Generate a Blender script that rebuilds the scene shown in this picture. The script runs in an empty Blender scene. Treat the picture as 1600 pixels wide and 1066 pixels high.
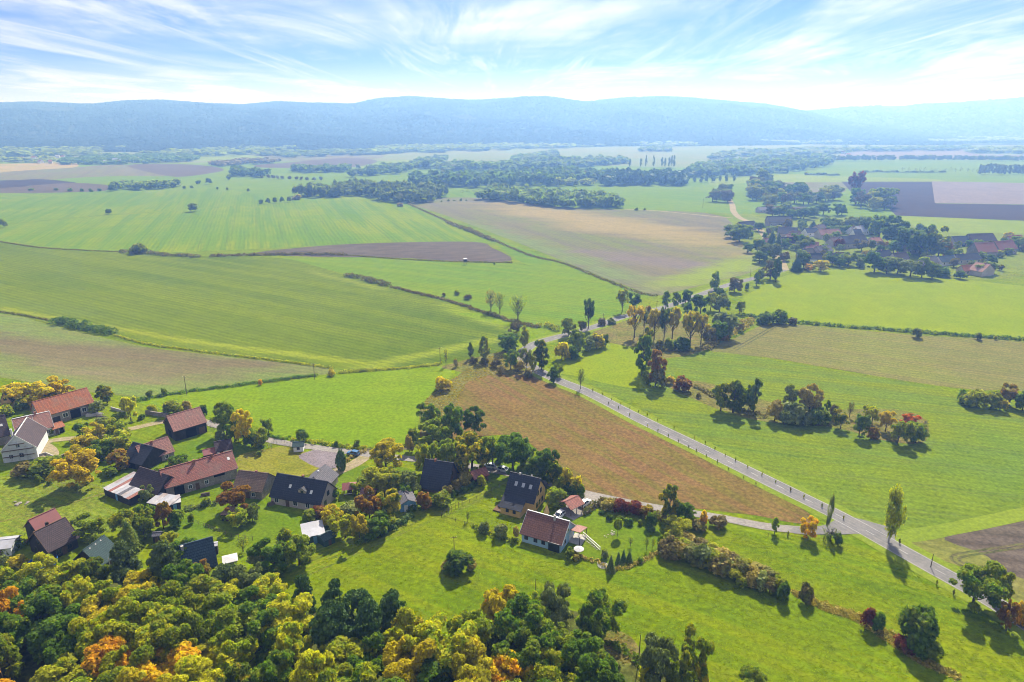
import bpy, bmesh, math, random
import numpy as np
from mathutils import Vector, Matrix, noise as mnoise

# ------------------------------------------------------------------ camera, sky, sun, exposure
sc = bpy.context.scene
col = sc.collection
R = math.radians
CAM_H, PITCH, FPX = 100.0, R(17.8), 1600 * 24 / 36
cam_data = bpy.data.cameras.new("camera")
cam_data.lens, cam_data.sensor_width = 24.0, 36.0
cam_data.clip_start, cam_data.clip_end = 0.5, 40000.0
cam = bpy.data.objects.new("camera", cam_data)
cam.location = (0, 0, CAM_H)
cam.rotation_euler = (math.pi / 2 - PITCH, 0, 0)
col.objects.link(cam)
sc.camera = cam

SUN_EL, SUN_AZ = R(44), R(16.4)          # azimuth measured from +Y (view axis) towards +X
world = bpy.data.worlds.new("World")
sc.world = world
world.use_nodes = True
wn, wl = world.node_tree.nodes, world.node_tree.links
wn.clear()


def wnode(kind, **kw):
    n = wn.new(kind)
    for k, v in kw.items():
        setattr(n, k, v)
    return n


w_out = wnode("ShaderNodeOutputWorld")
w_bg = wnode("ShaderNodeBackground")
w_bg.inputs["Strength"].default_value = 0.052
w_sky = wnode("ShaderNodeTexSky", sky_type="NISHITA")
w_sky.sun_disc = False
w_sky.sun_elevation = SUN_EL
w_sky.sun_rotation = SUN_AZ
w_sky.altitude = 500
w_sky.air_density, w_sky.dust_density, w_sky.ozone_density = 1.0, 0.15, 4.0
# high cirrus: noise on a plane far overhead, seen in perspective
w_tc = wnode("ShaderNodeTexCoord")
w_sep = wnode("ShaderNodeSeparateXYZ")
wl.new(w_tc.outputs["Generated"], w_sep.inputs[0])


def wmath(op, a, b=None, clamp=False):
    n = wnode("ShaderNodeMath", operation=op)
    n.use_clamp = clamp
    for i, v in enumerate((a, b)):
        if v is None:
            continue
        if isinstance(v, (int, float)):
            n.inputs[i].default_value = v
        else:
            wl.new(v, n.inputs[i])
    return n.outputs[0]


zc = wmath("ADD", wmath("MAXIMUM", w_sep.outputs["Z"], 0.0), 0.035)
px_, py_ = wmath("DIVIDE", w_sep.outputs["X"], zc), wmath("DIVIDE", w_sep.outputs["Y"], zc)
w_comb = wnode("ShaderNodeCombineXYZ")
wl.new(px_, w_comb.inputs[0]); wl.new(py_, w_comb.inputs[1])


def cirrus(rot, sx, sy, detail, dist, lo, hi, seed):
    mp = wnode("ShaderNodeMapping")
    mp.inputs["Rotation"].default_value = (0, 0, R(rot))
    mp.inputs["Scale"].default_value = (sx, sy, 1)
    mp.inputs["Location"].default_value = (seed, seed * 0.7, seed)
    wl.new(w_comb.outputs[0], mp.inputs[0])
    nz = wnode("ShaderNodeTexNoise")
    nz.inputs["Scale"].default_value = 1.0
    nz.inputs["Detail"].default_value = detail
    nz.inputs["Roughness"].default_value = 0.68
    nz.inputs["Distortion"].default_value = dist
    wl.new(mp.outputs[0], nz.inputs["Vector"])
    mr = wnode("ShaderNodeMapRange", interpolation_type="SMOOTHSTEP")
    mr.inputs["From Min"].default_value, mr.inputs["From Max"].default_value = lo, hi
    wl.new(nz.outputs["Fac"], mr.inputs["Value"])
    return mr.outputs[0]


cl_a = cirrus(-62, 0.55, 0.15, 12, 0.9, 0.35, 0.63, 3.1)
cl_b = cirrus(-84, 1.5, 0.14, 12, 0.9, 0.43, 0.76, 7.7)
cl_c = cirrus(-60, 0.11, 0.11, 5, 0.6, 0.33, 0.55, 1.3)
cl = wmath("MAXIMUM", wmath("MULTIPLY", cl_a, cl_c), wmath("MULTIPLY", cl_b, 0.75))
lowband = wmath("SUBTRACT", 1.0, wmath("MULTIPLY", w_sep.outputs["Z"], 13.0), True)
cl = wmath("MAXIMUM", wmath("MULTIPLY", cl, 0.97, True), wmath("MULTIPLY", lowband, 0.75), True)
w_mix = wnode("ShaderNodeMix", data_type="RGBA")
wl.new(cl, w_mix.inputs["Factor"])
w_tint = wnode("ShaderNodeMix", data_type="RGBA", blend_type="MULTIPLY")
w_tint.inputs["Factor"].default_value = 1.0
wl.new(w_sky.outputs[0], w_tint.inputs["A"])
w_tint.inputs["B"].default_value = (0.42, 0.52, 1.02, 1)
wl.new(w_tint.outputs["Result"], w_mix.inputs["A"])
w_mix.inputs["B"].default_value = (11.0, 11.0, 11.4, 1)
wl.new(w_mix.outputs["Result"], w_bg.inputs["Color"])
wl.new(w_bg.outputs[0], w_out.inputs["Surface"])

sun_data = bpy.data.lights.new("sun", "SUN")
sun_data.energy, sun_data.angle, sun_data.color = 5.0, R(0.55), (1.0, 0.95, 0.86)
sun = bpy.data.objects.new("sun", sun_data)
_sd = Vector((math.sin(SUN_AZ) * math.cos(SUN_EL), math.cos(SUN_AZ) * math.cos(SUN_EL), math.sin(SUN_EL)))
sun.rotation_euler = (-_sd).to_track_quat("-Z", "Y").to_euler()
sun.location = (60, 200, 250)
col.objects.link(sun)

sc.view_settings.view_transform, sc.view_settings.look = "Standard", "None"
sc.view_settings.exposure, sc.view_settings.gamma = 0.95, 1.0
sc.view_settings.use_curve_mapping = False
sc.render.engine = "CYCLES"
cy = sc.cycles
cy.max_bounces, cy.diffuse_bounces, cy.glossy_bounces = 5, 2, 2
cy.transmission_bounces, cy.volume_bounces, cy.transparent_max_bounces = 3, 0, 4
cy.use_denoising = True
cy.filter_width = 1.0
cy.use_adaptive_sampling = True
cy.adaptive_threshold = 0.02
cy.sample_clamp_indirect = 6.0

rnd = random.Random(11)
rng = np.random.default_rng(11)
CP, SP = math.cos(PITCH), math.sin(PITCH)


# ------------------------------------------------------------------ pixels to places
def ray(px, py):
    u, v = (px - 800) / FPX, (533 - py) / FPX
    return Vector((u, CP + v * SP, -SP + v * CP))


def G(px, py, z=0.0):                     # where the ray through a photo pixel meets the level z
    d = ray(px, py)
    t = (z - CAM_H) / d.z
    return Vector((d.x * t, d.y * t, z))


def depth(p):
    return p.y * CP - (p.z - CAM_H) * SP


def ppm(px, py):                          # photo pixels per metre, sideways, on the ground at that pixel
    return FPX / depth(G(px, py))


def rise(px, py, ty):                     # height of something standing on the ground at (px,py) whose top shows at row ty
    p = G(px, py)
    v = (533 - ty) / FPX
    k = (-SP + v * CP) / (CP + v * SP)    # dz per dy of that row
    return CAM_H + k * p.y


# ------------------------------------------------------------------ objects
def put(name, me, parent=None, kind=None):
    o = bpy.data.objects.new(name, me)
    col.objects.link(o)
    if parent is not None:
        o.parent = parent
    if kind:
        o["kind"] = kind
    return o


def tag(o, label, cat, group=None):
    o["label"], o["category"] = label, cat
    if group:
        o["group"] = group
    return o


def thing(name, label, cat, loc=(0, 0, 0), rz=0.0, group=None):
    o = bpy.data.objects.new(name, None)
    o.empty_display_size = 0.5
    col.objects.link(o)
    o.location = loc
    o.rotation_euler = (0, 0, rz)
    return tag(o, label, cat, group)


def mesh_np(name, V, F, mat=None, smooth=False):
    """V (n,3); F (m,k) all faces of k corners"""
    V, F = np.asarray(V, dtype=np.float32), np.asarray(F, dtype=np.int32)
    me = bpy.data.meshes.new(name)
    k = F.shape[1]
    me.vertices.add(len(V)); me.vertices.foreach_set("co", V.ravel())
    me.loops.add(F.size); me.loops.foreach_set("vertex_index", F.ravel())
    me.polygons.add(len(F))
    me.polygons.foreach_set("loop_start", np.arange(0, F.size, k, dtype=np.int32))
    me.update(calc_edges=True)
    if smooth:
        me.polygons.foreach_set("use_smooth", np.ones(len(F), dtype=bool))
    if mat:
        me.materials.append(mat)
    return me


class MB:
    def __init__(self):
        self.v, self.f = [], []

    def add(self, vs, fs):
        n = len(self.v)
        self.v += [tuple(p) for p in vs]
        self.f += [tuple(i + n for i in f) for f in fs]
        return self

    def box(self, x0, y0, z0, x1, y1, z1):
        return self.add([(x0, y0, z0), (x1, y0, z0), (x1, y1, z0), (x0, y1, z0), (x0, y0, z1), (x1, y0, z1), (x1, y1, z1), (x0, y1, z1)],
                        [(0, 3, 2, 1), (4, 5, 6, 7), (0, 1, 5, 4), (1, 2, 6, 5), (2, 3, 7, 6), (3, 0, 4, 7)])

    def bar(self, a, b, w, h=None):
        a, b = Vector(a), Vector(b)
        h = h or w
        d = (b - a).normalized()
        up = Vector((0, 0, 1)) if abs(d.z) < 0.95 else Vector((0, 1, 0))
        s = d.cross(up).normalized() * (w / 2)
        u = s.cross(d).normalized() * (h / 2)
        q = [-s - u, s - u, s + u, -s + u]
        return self.add([a + c for c in q] + [b + c for c in q],
                        [(0, 1, 2, 3), (7, 6, 5, 4), (0, 4, 5, 1), (1, 5, 6, 2), (2, 6, 7, 3), (3, 7, 4, 0)])

    def tube(self, pts, rad, n=6, cap=True):
        rings = []
        for i, p in enumerate(pts):
            p = Vector(p)
            d = (Vector(pts[min(i + 1, len(pts) - 1)]) - Vector(pts[max(i - 1, 0)])).normalized()
            up = Vector((0, 0, 1)) if abs(d.z) < 0.9 else Vector((1, 0, 0))
            s = d.cross(up).normalized(); u = s.cross(d).normalized()
            r = rad[i] if isinstance(rad, (list, tuple)) else rad
            rings.append([p + (s * math.cos(2 * math.pi * k / n) + u * math.sin(2 * math.pi * k / n)) * r for k in range(n)])
        vs = [q for rg in rings for q in rg]
        fs = [(i * n + k, i * n + (k + 1) % n, (i + 1) * n + (k + 1) % n, (i + 1) * n + k) for i in range(len(pts) - 1) for k in range(n)]
        if cap:
            fs += [tuple(range(n - 1, -1, -1)), tuple(range((len(pts) - 1) * n, len(pts) * n))]
        return self.add(vs, fs)

    def prism(self, poly, axis, a, b):     # closed 2-D outline extruded along axis 'x' or 'y' from a to b
        n = len(poly)
        if axis == "x":
            vs = [(a, p, q) for p, q in poly] + [(b, p, q) for p, q in poly]
        elif axis == "y":
            vs = [(p, a, q) for p, q in poly] + [(p, b, q) for p, q in poly]
        else:
            vs = [(p, q, a) for p, q in poly] + [(p, q, b) for p, q in poly]
        return self.add(vs, [tuple(range(n)), tuple(range(2 * n - 1, n - 1, -1))] + [(i, i + n, (i + 1) % n + n, (i + 1) % n) for i in range(n)])

    def mesh(self, name, mat):
        me = bpy.data.meshes.new(name)
        me.from_pydata(self.v, [], self.f)
        bm = bmesh.new(); bm.from_mesh(me)
        bmesh.ops.recalc_face_normals(bm, faces=bm.faces)
        bm.to_mesh(me); bm.free()
        if mat:
            me.materials.append(mat)
        return me

    def build(self, name, mat, parent=None, kind=None):
        return put(name, self.mesh(name, mat), parent, kind)


# ------------------------------------------------------------------ materials
def new_mat(name):
    m = bpy.data.materials.new(name)
    m.use_nodes = True
    nt = m.node_tree
    nt.nodes.clear()
    out = nt.nodes.new("ShaderNodeOutputMaterial")
    return m, nt, out


class NT:
    def __init__(self, nt):
        self.nt = nt

    def n(self, kind, ins=None, **kw):
        nd = self.nt.nodes.new(kind)
        for k, v in kw.items():
            setattr(nd, k, v)
        for k, v in (ins or {}).items():
            s = nd.inputs[k]
            if hasattr(v, "is_linked") or isinstance(v, bpy.types.NodeSocket):
                self.nt.links.new(v, s)
            else:
                s.default_value = v
        return nd

    def math(self, op, a, b=0.0, c=0.0, clamp=False):
        nd = self.n("ShaderNodeMath", {0: a, 1: b, 2: c}, operation=op)
        nd.use_clamp = clamp
        return nd.outputs[0]

    def mix(self, f, a, b, blend="MIX"):
        nd = self.n("ShaderNodeMix", {"Factor": f}, data_type="RGBA", blend_type=blend)
        for k, v in (("A", a), ("B", b)):
            s = [x for x in nd.inputs if x.name == k and x.type == "RGBA"][0]
            if isinstance(v, bpy.types.NodeSocket):
                self.nt.links.new(v, s)
            else:
                s.default_value = (*v[:3], 1)
        return [x for x in nd.outputs if x.type == "RGBA"][0]

    def noise(self, vec, scale, detail=3.0, rough=0.55, dist=0.0):
        return self.n("ShaderNodeTexNoise", {"Vector": vec, "Scale": scale, "Detail": detail, "Roughness": rough, "Distortion": dist}).outputs["Fac"]

    def rng(self, v, a, b, c=0.0, d=1.0, smooth=True):
        return self.n("ShaderNodeMapRange", {"Value": v, "From Min": a, "From Max": b, "To Min": c, "To Max": d},
                      interpolation_type="SMOOTHSTEP" if smooth else "LINEAR").outputs[0]

    def mapping(self, vec, rz=0.0, scale=(1, 1, 1), loc=(0, 0, 0)):
        return self.n("ShaderNodeMapping", {"Vector": vec, "Rotation": (0, 0, rz), "Scale": scale, "Location": loc}).outputs[0]


def field_mat(name, c1, c2, c3=None, ang=0.0, big=90.0, streak=0.5, rows=0.0, rowgap=3.0, fine=0.35, grain=0.9, tram=0.0, tramgap=18.0,
              lo=0.35, hi=0.65, bump=0.25, bands=()):
    m, nt, out = new_mat(name)
    N = NT(nt)
    pos = N.n("ShaderNodeNewGeometry").outputs["Position"]
    rot = N.mapping(pos, R(ang))
    seed = (hash(name) % 97) * 13.7 if False else sum(ord(ch) for ch in name) % 97 * 13.7
    a = N.noise(N.mapping(rot, 0, (1 / big, 1 / big, 1), (seed, seed * .3, 0)), 1.0, 4, 0.6, 0.6)
    c = N.mix(N.rng(a, lo, hi), c1, c2)
    b = N.noise(N.mapping(rot, 0, (1 / (big * 1.8), 1 / (big * 0.09), 1), (seed * .7, seed, 0)), 1.0, 5, 0.62, 0.3)
    c = N.mix(N.math("MULTIPLY", N.rng(b, 0.44, 0.60), streak), c, c3 or c2)
    for (p0, p1, half, soft, bc) in bands:
        # a band of other soil or growth with ragged, fading edges, laid between two places on the ground
        a0, a1 = G(*p0), G(*p1)
        d = (a1 - a0); Lb = d.length; an = math.atan2(d.y, d.x)
        sh = N.n("ShaderNodeVectorMath", {0: pos, 1: (a0.x, a0.y, 0)}, operation="SUBTRACT").outputs[0]
        lc = N.n("ShaderNodeSeparateXYZ", {0: N.mapping(sh, -an)})
        nz = N.math("MULTIPLY", N.math("SUBTRACT", N.noise(N.mapping(sh, -an, (1 / (soft * 9), 1 / (soft * 1.6), 1)), 1.0, 5, 0.65), 0.5), soft * 4.5)
        v = N.math("ADD", N.math("ABSOLUTE", lc.outputs["Y"]), nz)
        mk = N.rng(v, half + soft, half - soft)
        eu = N.math("ADD", N.math("ABSOLUTE", N.math("SUBTRACT", lc.outputs["X"], Lb / 2)), N.math("MULTIPLY", nz, 3.0))
        mk = N.math("MULTIPLY", mk, N.rng(eu, Lb / 2 + soft * 3, Lb / 2 - soft * 3))
        c = N.mix(mk, c, bc)
    if rows > 0:
        sep = N.n("ShaderNodeSeparateXYZ", {0: rot})
        wob = N.noise(pos, 0.02, 2)
        ph = N.math("ADD", N.math("MULTIPLY", sep.outputs["Y"], 2 * math.pi / rowgap), N.math("MULTIPLY", wob, 5.0))
        s = N.rng(N.math("SINE", ph), -1, 1, 1.0 - rows * 1.1, 1.0 + rows * 0.5, False)
        brk = N.noise(N.mapping(rot, 0, (0.012, 0.25, 1)), 1.0, 3)
        s = N.math("ADD", 1.0, N.math("MULTIPLY", N.math("SUBTRACT", s, 1.0), N.rng(brk, 0.3, 0.62)))
        c = N.mix(1.0, c, N.n("ShaderNodeCombineColor", {0: s, 1: s, 2: s}).outputs[0], "MULTIPLY")
    if tram > 0:
        sep = N.n("ShaderNodeSeparateXYZ", {0: rot})
        y = N.math("ADD", sep.outputs["Y"], N.math("MULTIPLY", N.noise(pos, 0.004, 2), 30.0))
        fr = N.math("FRACT", N.math("DIVIDE", y, tramgap))
        d1 = N.math("ABSOLUTE", N.math("SUBTRACT", fr, 0.45))
        d2 = N.math("ABSOLUTE", N.math("SUBTRACT", fr, 0.45 + 1.9 / tramgap))
        ln = N.math("LESS_THAN", N.math("MINIMUM", d1, d2), 0.42 / tramgap)
        c = N.mix(N.math("MULTIPLY", ln, tram), c, (0.09, 0.085, 0.04))
    f = N.noise(pos, grain, 6, 0.7)
    f2 = N.noise(pos, grain * 0.13, 5, 0.6)
    fv = N.math("ADD", N.rng(f, 0.30, 0.70, 1 - fine * 1.35, 1 + fine * 1.35, False), N.rng(f2, 0.3, 0.7, -fine * 0.4, fine * 0.4, False))
    c = N.mix(1.0, c, N.n("ShaderNodeCombineColor", {0: fv, 1: fv, 2: fv}).outputs[0], "MULTIPLY")
    bp = N.n("ShaderNodeBump", {"Strength": bump, "Distance": 0.25, "Height": f})
    bs = N.n("ShaderNodeBsdfPrincipled", {"Base Color": c, "Roughness": 1.0, "Specular IOR Level": 0.0, "Normal": bp.outputs[0]})
    nt.links.new(bs.outputs[0], out.inputs["Surface"])
    return m


def plain_mat(name, c, var=0.2, scale=1.5, rough=0.75, spec=0.3, metal=0.0, c2=None, streaks=False, bump=0.0):
    m, nt, out = new_mat(name)
    N = NT(nt)
    oc = N.n("ShaderNodeTexCoord").outputs["Object"]
    v = N.mapping(oc, 0, (1, 1, 0.25) if streaks else (1, 1, 1))
    f = N.noise(v, scale, 6, 0.65)
    g = N.noise(oc, scale * 0.2, 3)
    cc = N.mix(N.rng(g, 0.35, 0.7), c, c2 or tuple(x * 0.8 for x in c))
    fv = N.rng(f, 0.25, 0.75, 1 - var, 1 + var, False)
    cc = N.mix(1.0, cc, N.n("ShaderNodeCombineColor", {0: fv, 1: fv, 2: fv}).outputs[0], "MULTIPLY")
    ins = {"Base Color": cc, "Roughness": rough, "Specular IOR Level": spec, "Metallic": metal}
    if bump:
        ins["Normal"] = N.n("ShaderNodeBump", {"Strength": bump, "Distance": 0.05, "Height": f}).outputs[0]
    bs = N.n("ShaderNodeBsdfPrincipled", ins)
    nt.links.new(bs.outputs[0], out.inputs["Surface"])
    return m


def tile_mat(name, c, c2, w=0.5, h=0.34, moss=None, rough=0.8):
    m, nt, out = new_mat(name)
    N = NT(nt)
    oc = N.n("ShaderNodeTexCoord").outputs["Object"]
    br = N.n("ShaderNodeTexBrick", {"Vector": oc, "Color1": (*c, 1), "Color2": (*c2, 1), "Mortar": (*[x * 0.35 for x in c], 1), "Scale": 1.0,
                                    "Mortar Size": 0.035, "Brick Width": w, "Row Height": h, "Bias": 0.0})
    p = N.noise(oc, 0.35, 5, 0.65)
    cc = N.mix(N.math("MULTIPLY", N.rng(p, 0.42, 0.68), 0.75), br.outputs["Color"], moss or tuple(x * 0.55 for x in c))
    f = N.noise(oc, 2.6, 5, 0.7)
    fv = N.rng(f, 0.25, 0.75, 0.65, 1.35, False)
    cc = N.mix(1.0, cc, N.n("ShaderNodeCombineColor", {0: fv, 1: fv, 2: fv}).outputs[0], "MULTIPLY")
    bp = N.n("ShaderNodeBump", {"Strength": 0.6, "Distance": 0.06, "Height": br.outputs["Fac"]})
    bs = N.n("ShaderNodeBsdfPrincipled", {"Base Color": cc, "Roughness": rough, "Specular IOR Level": 0.25, "Normal": bp.outputs[0]})
    nt.links.new(bs.outputs[0], out.inputs["Surface"])
    return m

# ------------------------------------------------------------------ ground, fields, roads, hills
def smooth_line(pts, closed, step=6.0):
    """Catmull-Rom through 2-D ground points"""
    P = [Vector((p.x, p.y)) for p in pts]
    n = len(P)
    out = []
    for i in range(n if closed else n - 1):
        p0, p1, p2, p3 = P[(i - 1) % n if closed else max(i - 1, 0)], P[i], P[(i + 1) % n], P[(i + 2) % n if closed else min(i + 2, n - 1)]
        L = (p2 - p1).length
        k = max(2, min(14, int(L / step)))
        for j in range(k):
            t = j / k
            out.append(0.5 * ((2 * p1) + (p2 - p0) * t + (2 * p0 - 5 * p1 + 4 * p2 - p3) * t * t + (3 * p1 - p0 - 3 * p2 + p3) * t ** 3))
    if not closed:
        out.append(P[-1])
    return out


n_field = 0


def field(name, px, mat, layer, smooth=True, jit=0.5):
    if smooth:
        pp = smooth_line([Vector((a, b, 0)) for a, b in px], True, 9.0)
    else:
        pp = [Vector(p) for p in px]
    L = [G(p.x, p.y) for p in pp]
    global n_field
    n_field += 1
    z = 0.004 * layer + 0.0004 * n_field
    vs = []
    for p in L:
        s = jit
        q = mnoise.noise_vector(Vector((p.x * 0.13, p.y * 0.13, layer))) * s
        vs.append((p.x + q.x, p.y + q.y, z))
    mb = MB()
    mb.add(vs, [tuple(range(len(vs)))])
    me = bpy.data.meshes.new(name)
    me.from_pydata(mb.v, [], mb.f)
    if me.polygons[0].normal.z < 0:
        me.flip_normals()
    me.materials.append(mat)
    return put(name, me, None, "structure")


def ribbon(name, px, width, mat, z, kind="structure", pts=None, step=4.0, parent=None):
    L = smooth_line(pts or [G(a, b) for a, b in px], False, step)
    vs = []
    for i, p in enumerate(L):
        d = (L[min(i + 1, len(L) - 1)] - L[max(i - 1, 0)]).normalized()
        s = Vector((-d.y, d.x))
        w = width(i / (len(L) - 1)) if callable(width) else width
        w *= 1 + 0.08 * mnoise.noise(Vector((p.x * 0.1, p.y * 0.1, 3)))
        vs += [(*(p + s * w / 2), z), (*(p - s * w / 2), z)]
    fs = [(2 * i, 2 * i + 1, 2 * i + 3, 2 * i + 2) for i in range(len(L) - 1)]
    return MB().add(vs, fs).build(name, mat, parent, kind), L


M = {}
# albedos of the ground
M["meadow"] = field_mat("meadow_grass", (0.129, 0.173, 0.002), (0.095, 0.153, 0.003), (0.166, 0.189, 0.004), 30, 45, 0.55, rows=0.10, rowgap=2.2, fine=0.34, grain=0.7)
M["lawn"] = field_mat("lawn_grass", (0.081, 0.141, 0.005), (0.113, 0.158, 0.006), None, 40, 18, 0.3, rows=0.05, rowgap=1.6, fine=0.28, grain=1.2)
M["lush"] = field_mat("lush_meadow", (0.122, 0.193, 0.004), (0.144, 0.202, 0.005), (0.103, 0.175, 0.005), 10, 40, 0.4, fine=0.25, grain=0.7)
M["lime"] = field_mat("lime_meadow", (0.170, 0.215, 0.003), (0.147, 0.202, 0.005), None, 0, 30, 0.3, fine=0.2)
M["olive"] = field_mat("olive_crop", (0.104, 0.141, 0.007), (0.078, 0.119, 0.007), (0.135, 0.171, 0.007), 31, 150, 0.55, rows=0.16, rowgap=3.4, fine=0.27, tram=0.16, tramgap=24,
    bands=[((0, 482), (300, 534), 2.2, 2.0, (0.185, 0.215, 0.014)), ((280, 531), (600, 572), 2.6, 2.2, (0.185, 0.220, 0.012)), ((560, 576), (790, 527), 4.0, 3.0, (0.165, 0.205, 0.014)), ((480, 424), (600, 452), 3.5, 3.5, (0.15, 0.185, 0.02)), ((690, 478), (830, 520), 6, 5, (0.165, 0.215, 0.012)), ((-100, 455), (200, 500), 6, 8, (0.105, 0.145, 0.018))])
M["crop_green"] = field_mat("young_green_crop", (0.112, 0.184, 0.008), (0.154, 0.203, 0.004), (0.086, 0.162, 0.013), 70, 130, 0.7, rows=0.12, rowgap=3.6, fine=0.22, tram=0.2, tramgap=22)
M["crop_light"] = field_mat("light_green_crop", (0.123, 0.187, 0.009), (0.101, 0.178, 0.013), (0.144, 0.197, 0.007), 27, 110, 0.6, rows=0.12, rowgap=3.6, fine=0.22, tram=0.16, tramgap=20)
M["crop_blue"] = field_mat("bluish_green_crop", (0.105, 0.163, 0.014), (0.138, 0.172, 0.006), (0.092, 0.150, 0.022), 17, 80, 0.65, rows=0.14, rowgap=3.0, fine=0.30, tram=0.22, tramgap=16)
M["stubble"] = field_mat("brown_stubble", (0.142, 0.100, 0.030), (0.160, 0.094, 0.040), (0.122, 0.104, 0.022), 57, 34, 0.9, rows=0.05, rowgap=2.6, fine=0.36, grain=0.8)
M["tan"] = field_mat("tan_fallow", (0.30, 0.22, 0.090), (0.215, 0.215, 0.065), (0.27, 0.20, 0.10), 66, 120, 0.6, rows=0.12, rowgap=4, fine=0.2, lo=0.3, hi=0.7)
M["fallow"] = field_mat("grey_fallow", (0.133, 0.149, 0.047), (0.152, 0.135, 0.076), (0.129, 0.117, 0.081), 66, 130, 0.8, rows=0.10, rowgap=4.2, fine=0.22, tram=0.15, tramgap=26,
    bands=[((770, 319), (1160, 385), 42, 26, (0.235, 0.190, 0.080)), ((900, 395), (1150, 420), 16, 14, (0.155, 0.13, 0.115)), ((720, 345), (1000, 440), 12, 12, (0.135, 0.17, 0.06)), ((1040, 448), (1185, 405), 14, 10, (0.17, 0.215, 0.03))])
M["plough"] = field_mat("ploughed_soil", (0.105, 0.084, 0.066), (0.090, 0.074, 0.060), (0.125, 0.105, 0.075), 12, 60, 0.6, rows=0.26, rowgap=5.5, fine=0.3)
M["plough_dark"] = field_mat("dark_ploughed_soil", (0.050, 0.042, 0.045), (0.060, 0.048, 0.045), None, 4, 60, 0.4, rows=0.15, rowgap=6, fine=0.2)
M["lilac"] = field_mat("pale_harrowed_soil", (0.175, 0.15, 0.155), (0.15, 0.13, 0.14), (0.20, 0.17, 0.155), 80, 40, 0.6, rows=0.15, rowgap=9, fine=0.2)
M["brownfield"] = field_mat("brown_autumn_field", (0.150, 0.162, 0.034), (0.138, 0.138, 0.040), (0.165, 0.150, 0.048), 29, 90, 0.7, rows=0.14, rowgap=3.2, fine=0.28, tram=0.25, tramgap=24)
M["mixed"] = field_mat("thin_green_stubble", (0.131, 0.180, 0.040), (0.135, 0.162, 0.044), (0.153, 0.149, 0.056), 19, 60, 0.45, rows=0.09, rowgap=3.4, fine=0.28,
    bands=[((-150, 520), (440, 580), 11, 9, (0.130, 0.108, 0.058)), ((20, 552), (330, 588), 8, 8, (0.145, 0.122, 0.064)), ((60, 572), (260, 600), 4, 5, (0.165, 0.142, 0.075))])
M["streaked"] = field_mat("harrowed_brown_streaks", (0.165, 0.130, 0.070), (0.150, 0.165, 0.055), (0.135, 0.100, 0.070), 19, 50, 0.85, rows=0.2, rowgap=4.0, fine=0.3)
M["hay"] = field_mat("dry_yellow_grass", (0.165, 0.165, 0.018), (0.145, 0.155, 0.016), (0.185, 0.165, 0.025), 25, 12, 0.5, rows=0.06, rowgap=1.5, fine=0.32, grain=1.3)
M["yellowgreen"] = field_mat("yellow_green_meadow", (0.170, 0.211, 0.018), (0.145, 0.198, 0.018), None, 0, 80, 0.4, fine=0.2)
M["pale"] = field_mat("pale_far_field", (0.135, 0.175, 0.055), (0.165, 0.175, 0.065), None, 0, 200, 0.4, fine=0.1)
M["rough"] = field_mat("rough_tall_grass", (0.135, 0.135, 0.028), (0.16, 0.125, 0.045), (0.10, 0.12, 0.02), 15, 9, 0.7, fine=0.5, grain=0.9, bump=0.6)
M["wild"] = field_mat("weedy_grass", (0.150, 0.185, 0.016), (0.13, 0.145, 0.022), (0.105, 0.165, 0.012), 30, 14, 0.7, fine=0.45, grain=0.8, bump=0.5)
M["litter"] = field_mat("woodland_floor", (0.085, 0.085, 0.020), (0.07, 0.09, 0.018), None, 0, 8, 0.5, fine=0.5, grain=0.8)
M["asphalt"] = field_mat("worn_asphalt", (0.185, 0.178, 0.175), (0.150, 0.146, 0.146), (0.215, 0.205, 0.198), 58, 7, 0.5, fine=0.12, grain=1.5, bump=0.05)
M["lane"] = field_mat("pale_lane_surface", (0.26, 0.235, 0.215), (0.22, 0.205, 0.19), None, 20, 6, 0.5, fine=0.2, grain=1.5, bump=0.08)
M["track"] = field_mat("sandy_track", (0.30, 0.24, 0.17), (0.26, 0.21, 0.14), (0.19, 0.19, 0.06), 20, 5, 0.6, fine=0.25, grain=1.2)
M["gravel"] = field_mat("purple_grey_gravel", (0.20, 0.17, 0.185), (0.165, 0.14, 0.15), None, 20, 4, 0.5, fine=0.3, grain=1.6)
M["marking"] = plain_mat("road_paint", (0.42, 0.41, 0.41), 0.35, 3, 0.7)
M["ditch"] = field_mat("ditch_vegetation", (0.10, 0.085, 0.045), (0.085, 0.10, 0.03), None, 0, 6, 0.6, fine=0.5, grain=0.7, bump=0.6)
M["hillfloor"] = field_mat("hill_forest_floor", (0.022, 0.034, 0.020), (0.045, 0.048, 0.025), (0.040, 0.036, 0.022), 0, 260, 0.4, fine=0.2, grain=0.05)
M["hillwood"] = field_mat("hill_forest_crowns", (0.018, 0.034, 0.020), (0.028, 0.038, 0.020), (0.046, 0.038, 0.022), 0, 240, 0.5, fine=0.2, grain=0.06)

# one sheet to the horizon; near the camera fine cells are not needed, it is level
gr = MB()
gr.add([(-16000, -300, 0), (16000, -300, 0), (16000, 16000, 0), (-16000, 16000, 0)], [(0, 1, 2, 3)])
gr.build("ground", M["meadow"], None, "structure")

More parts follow.
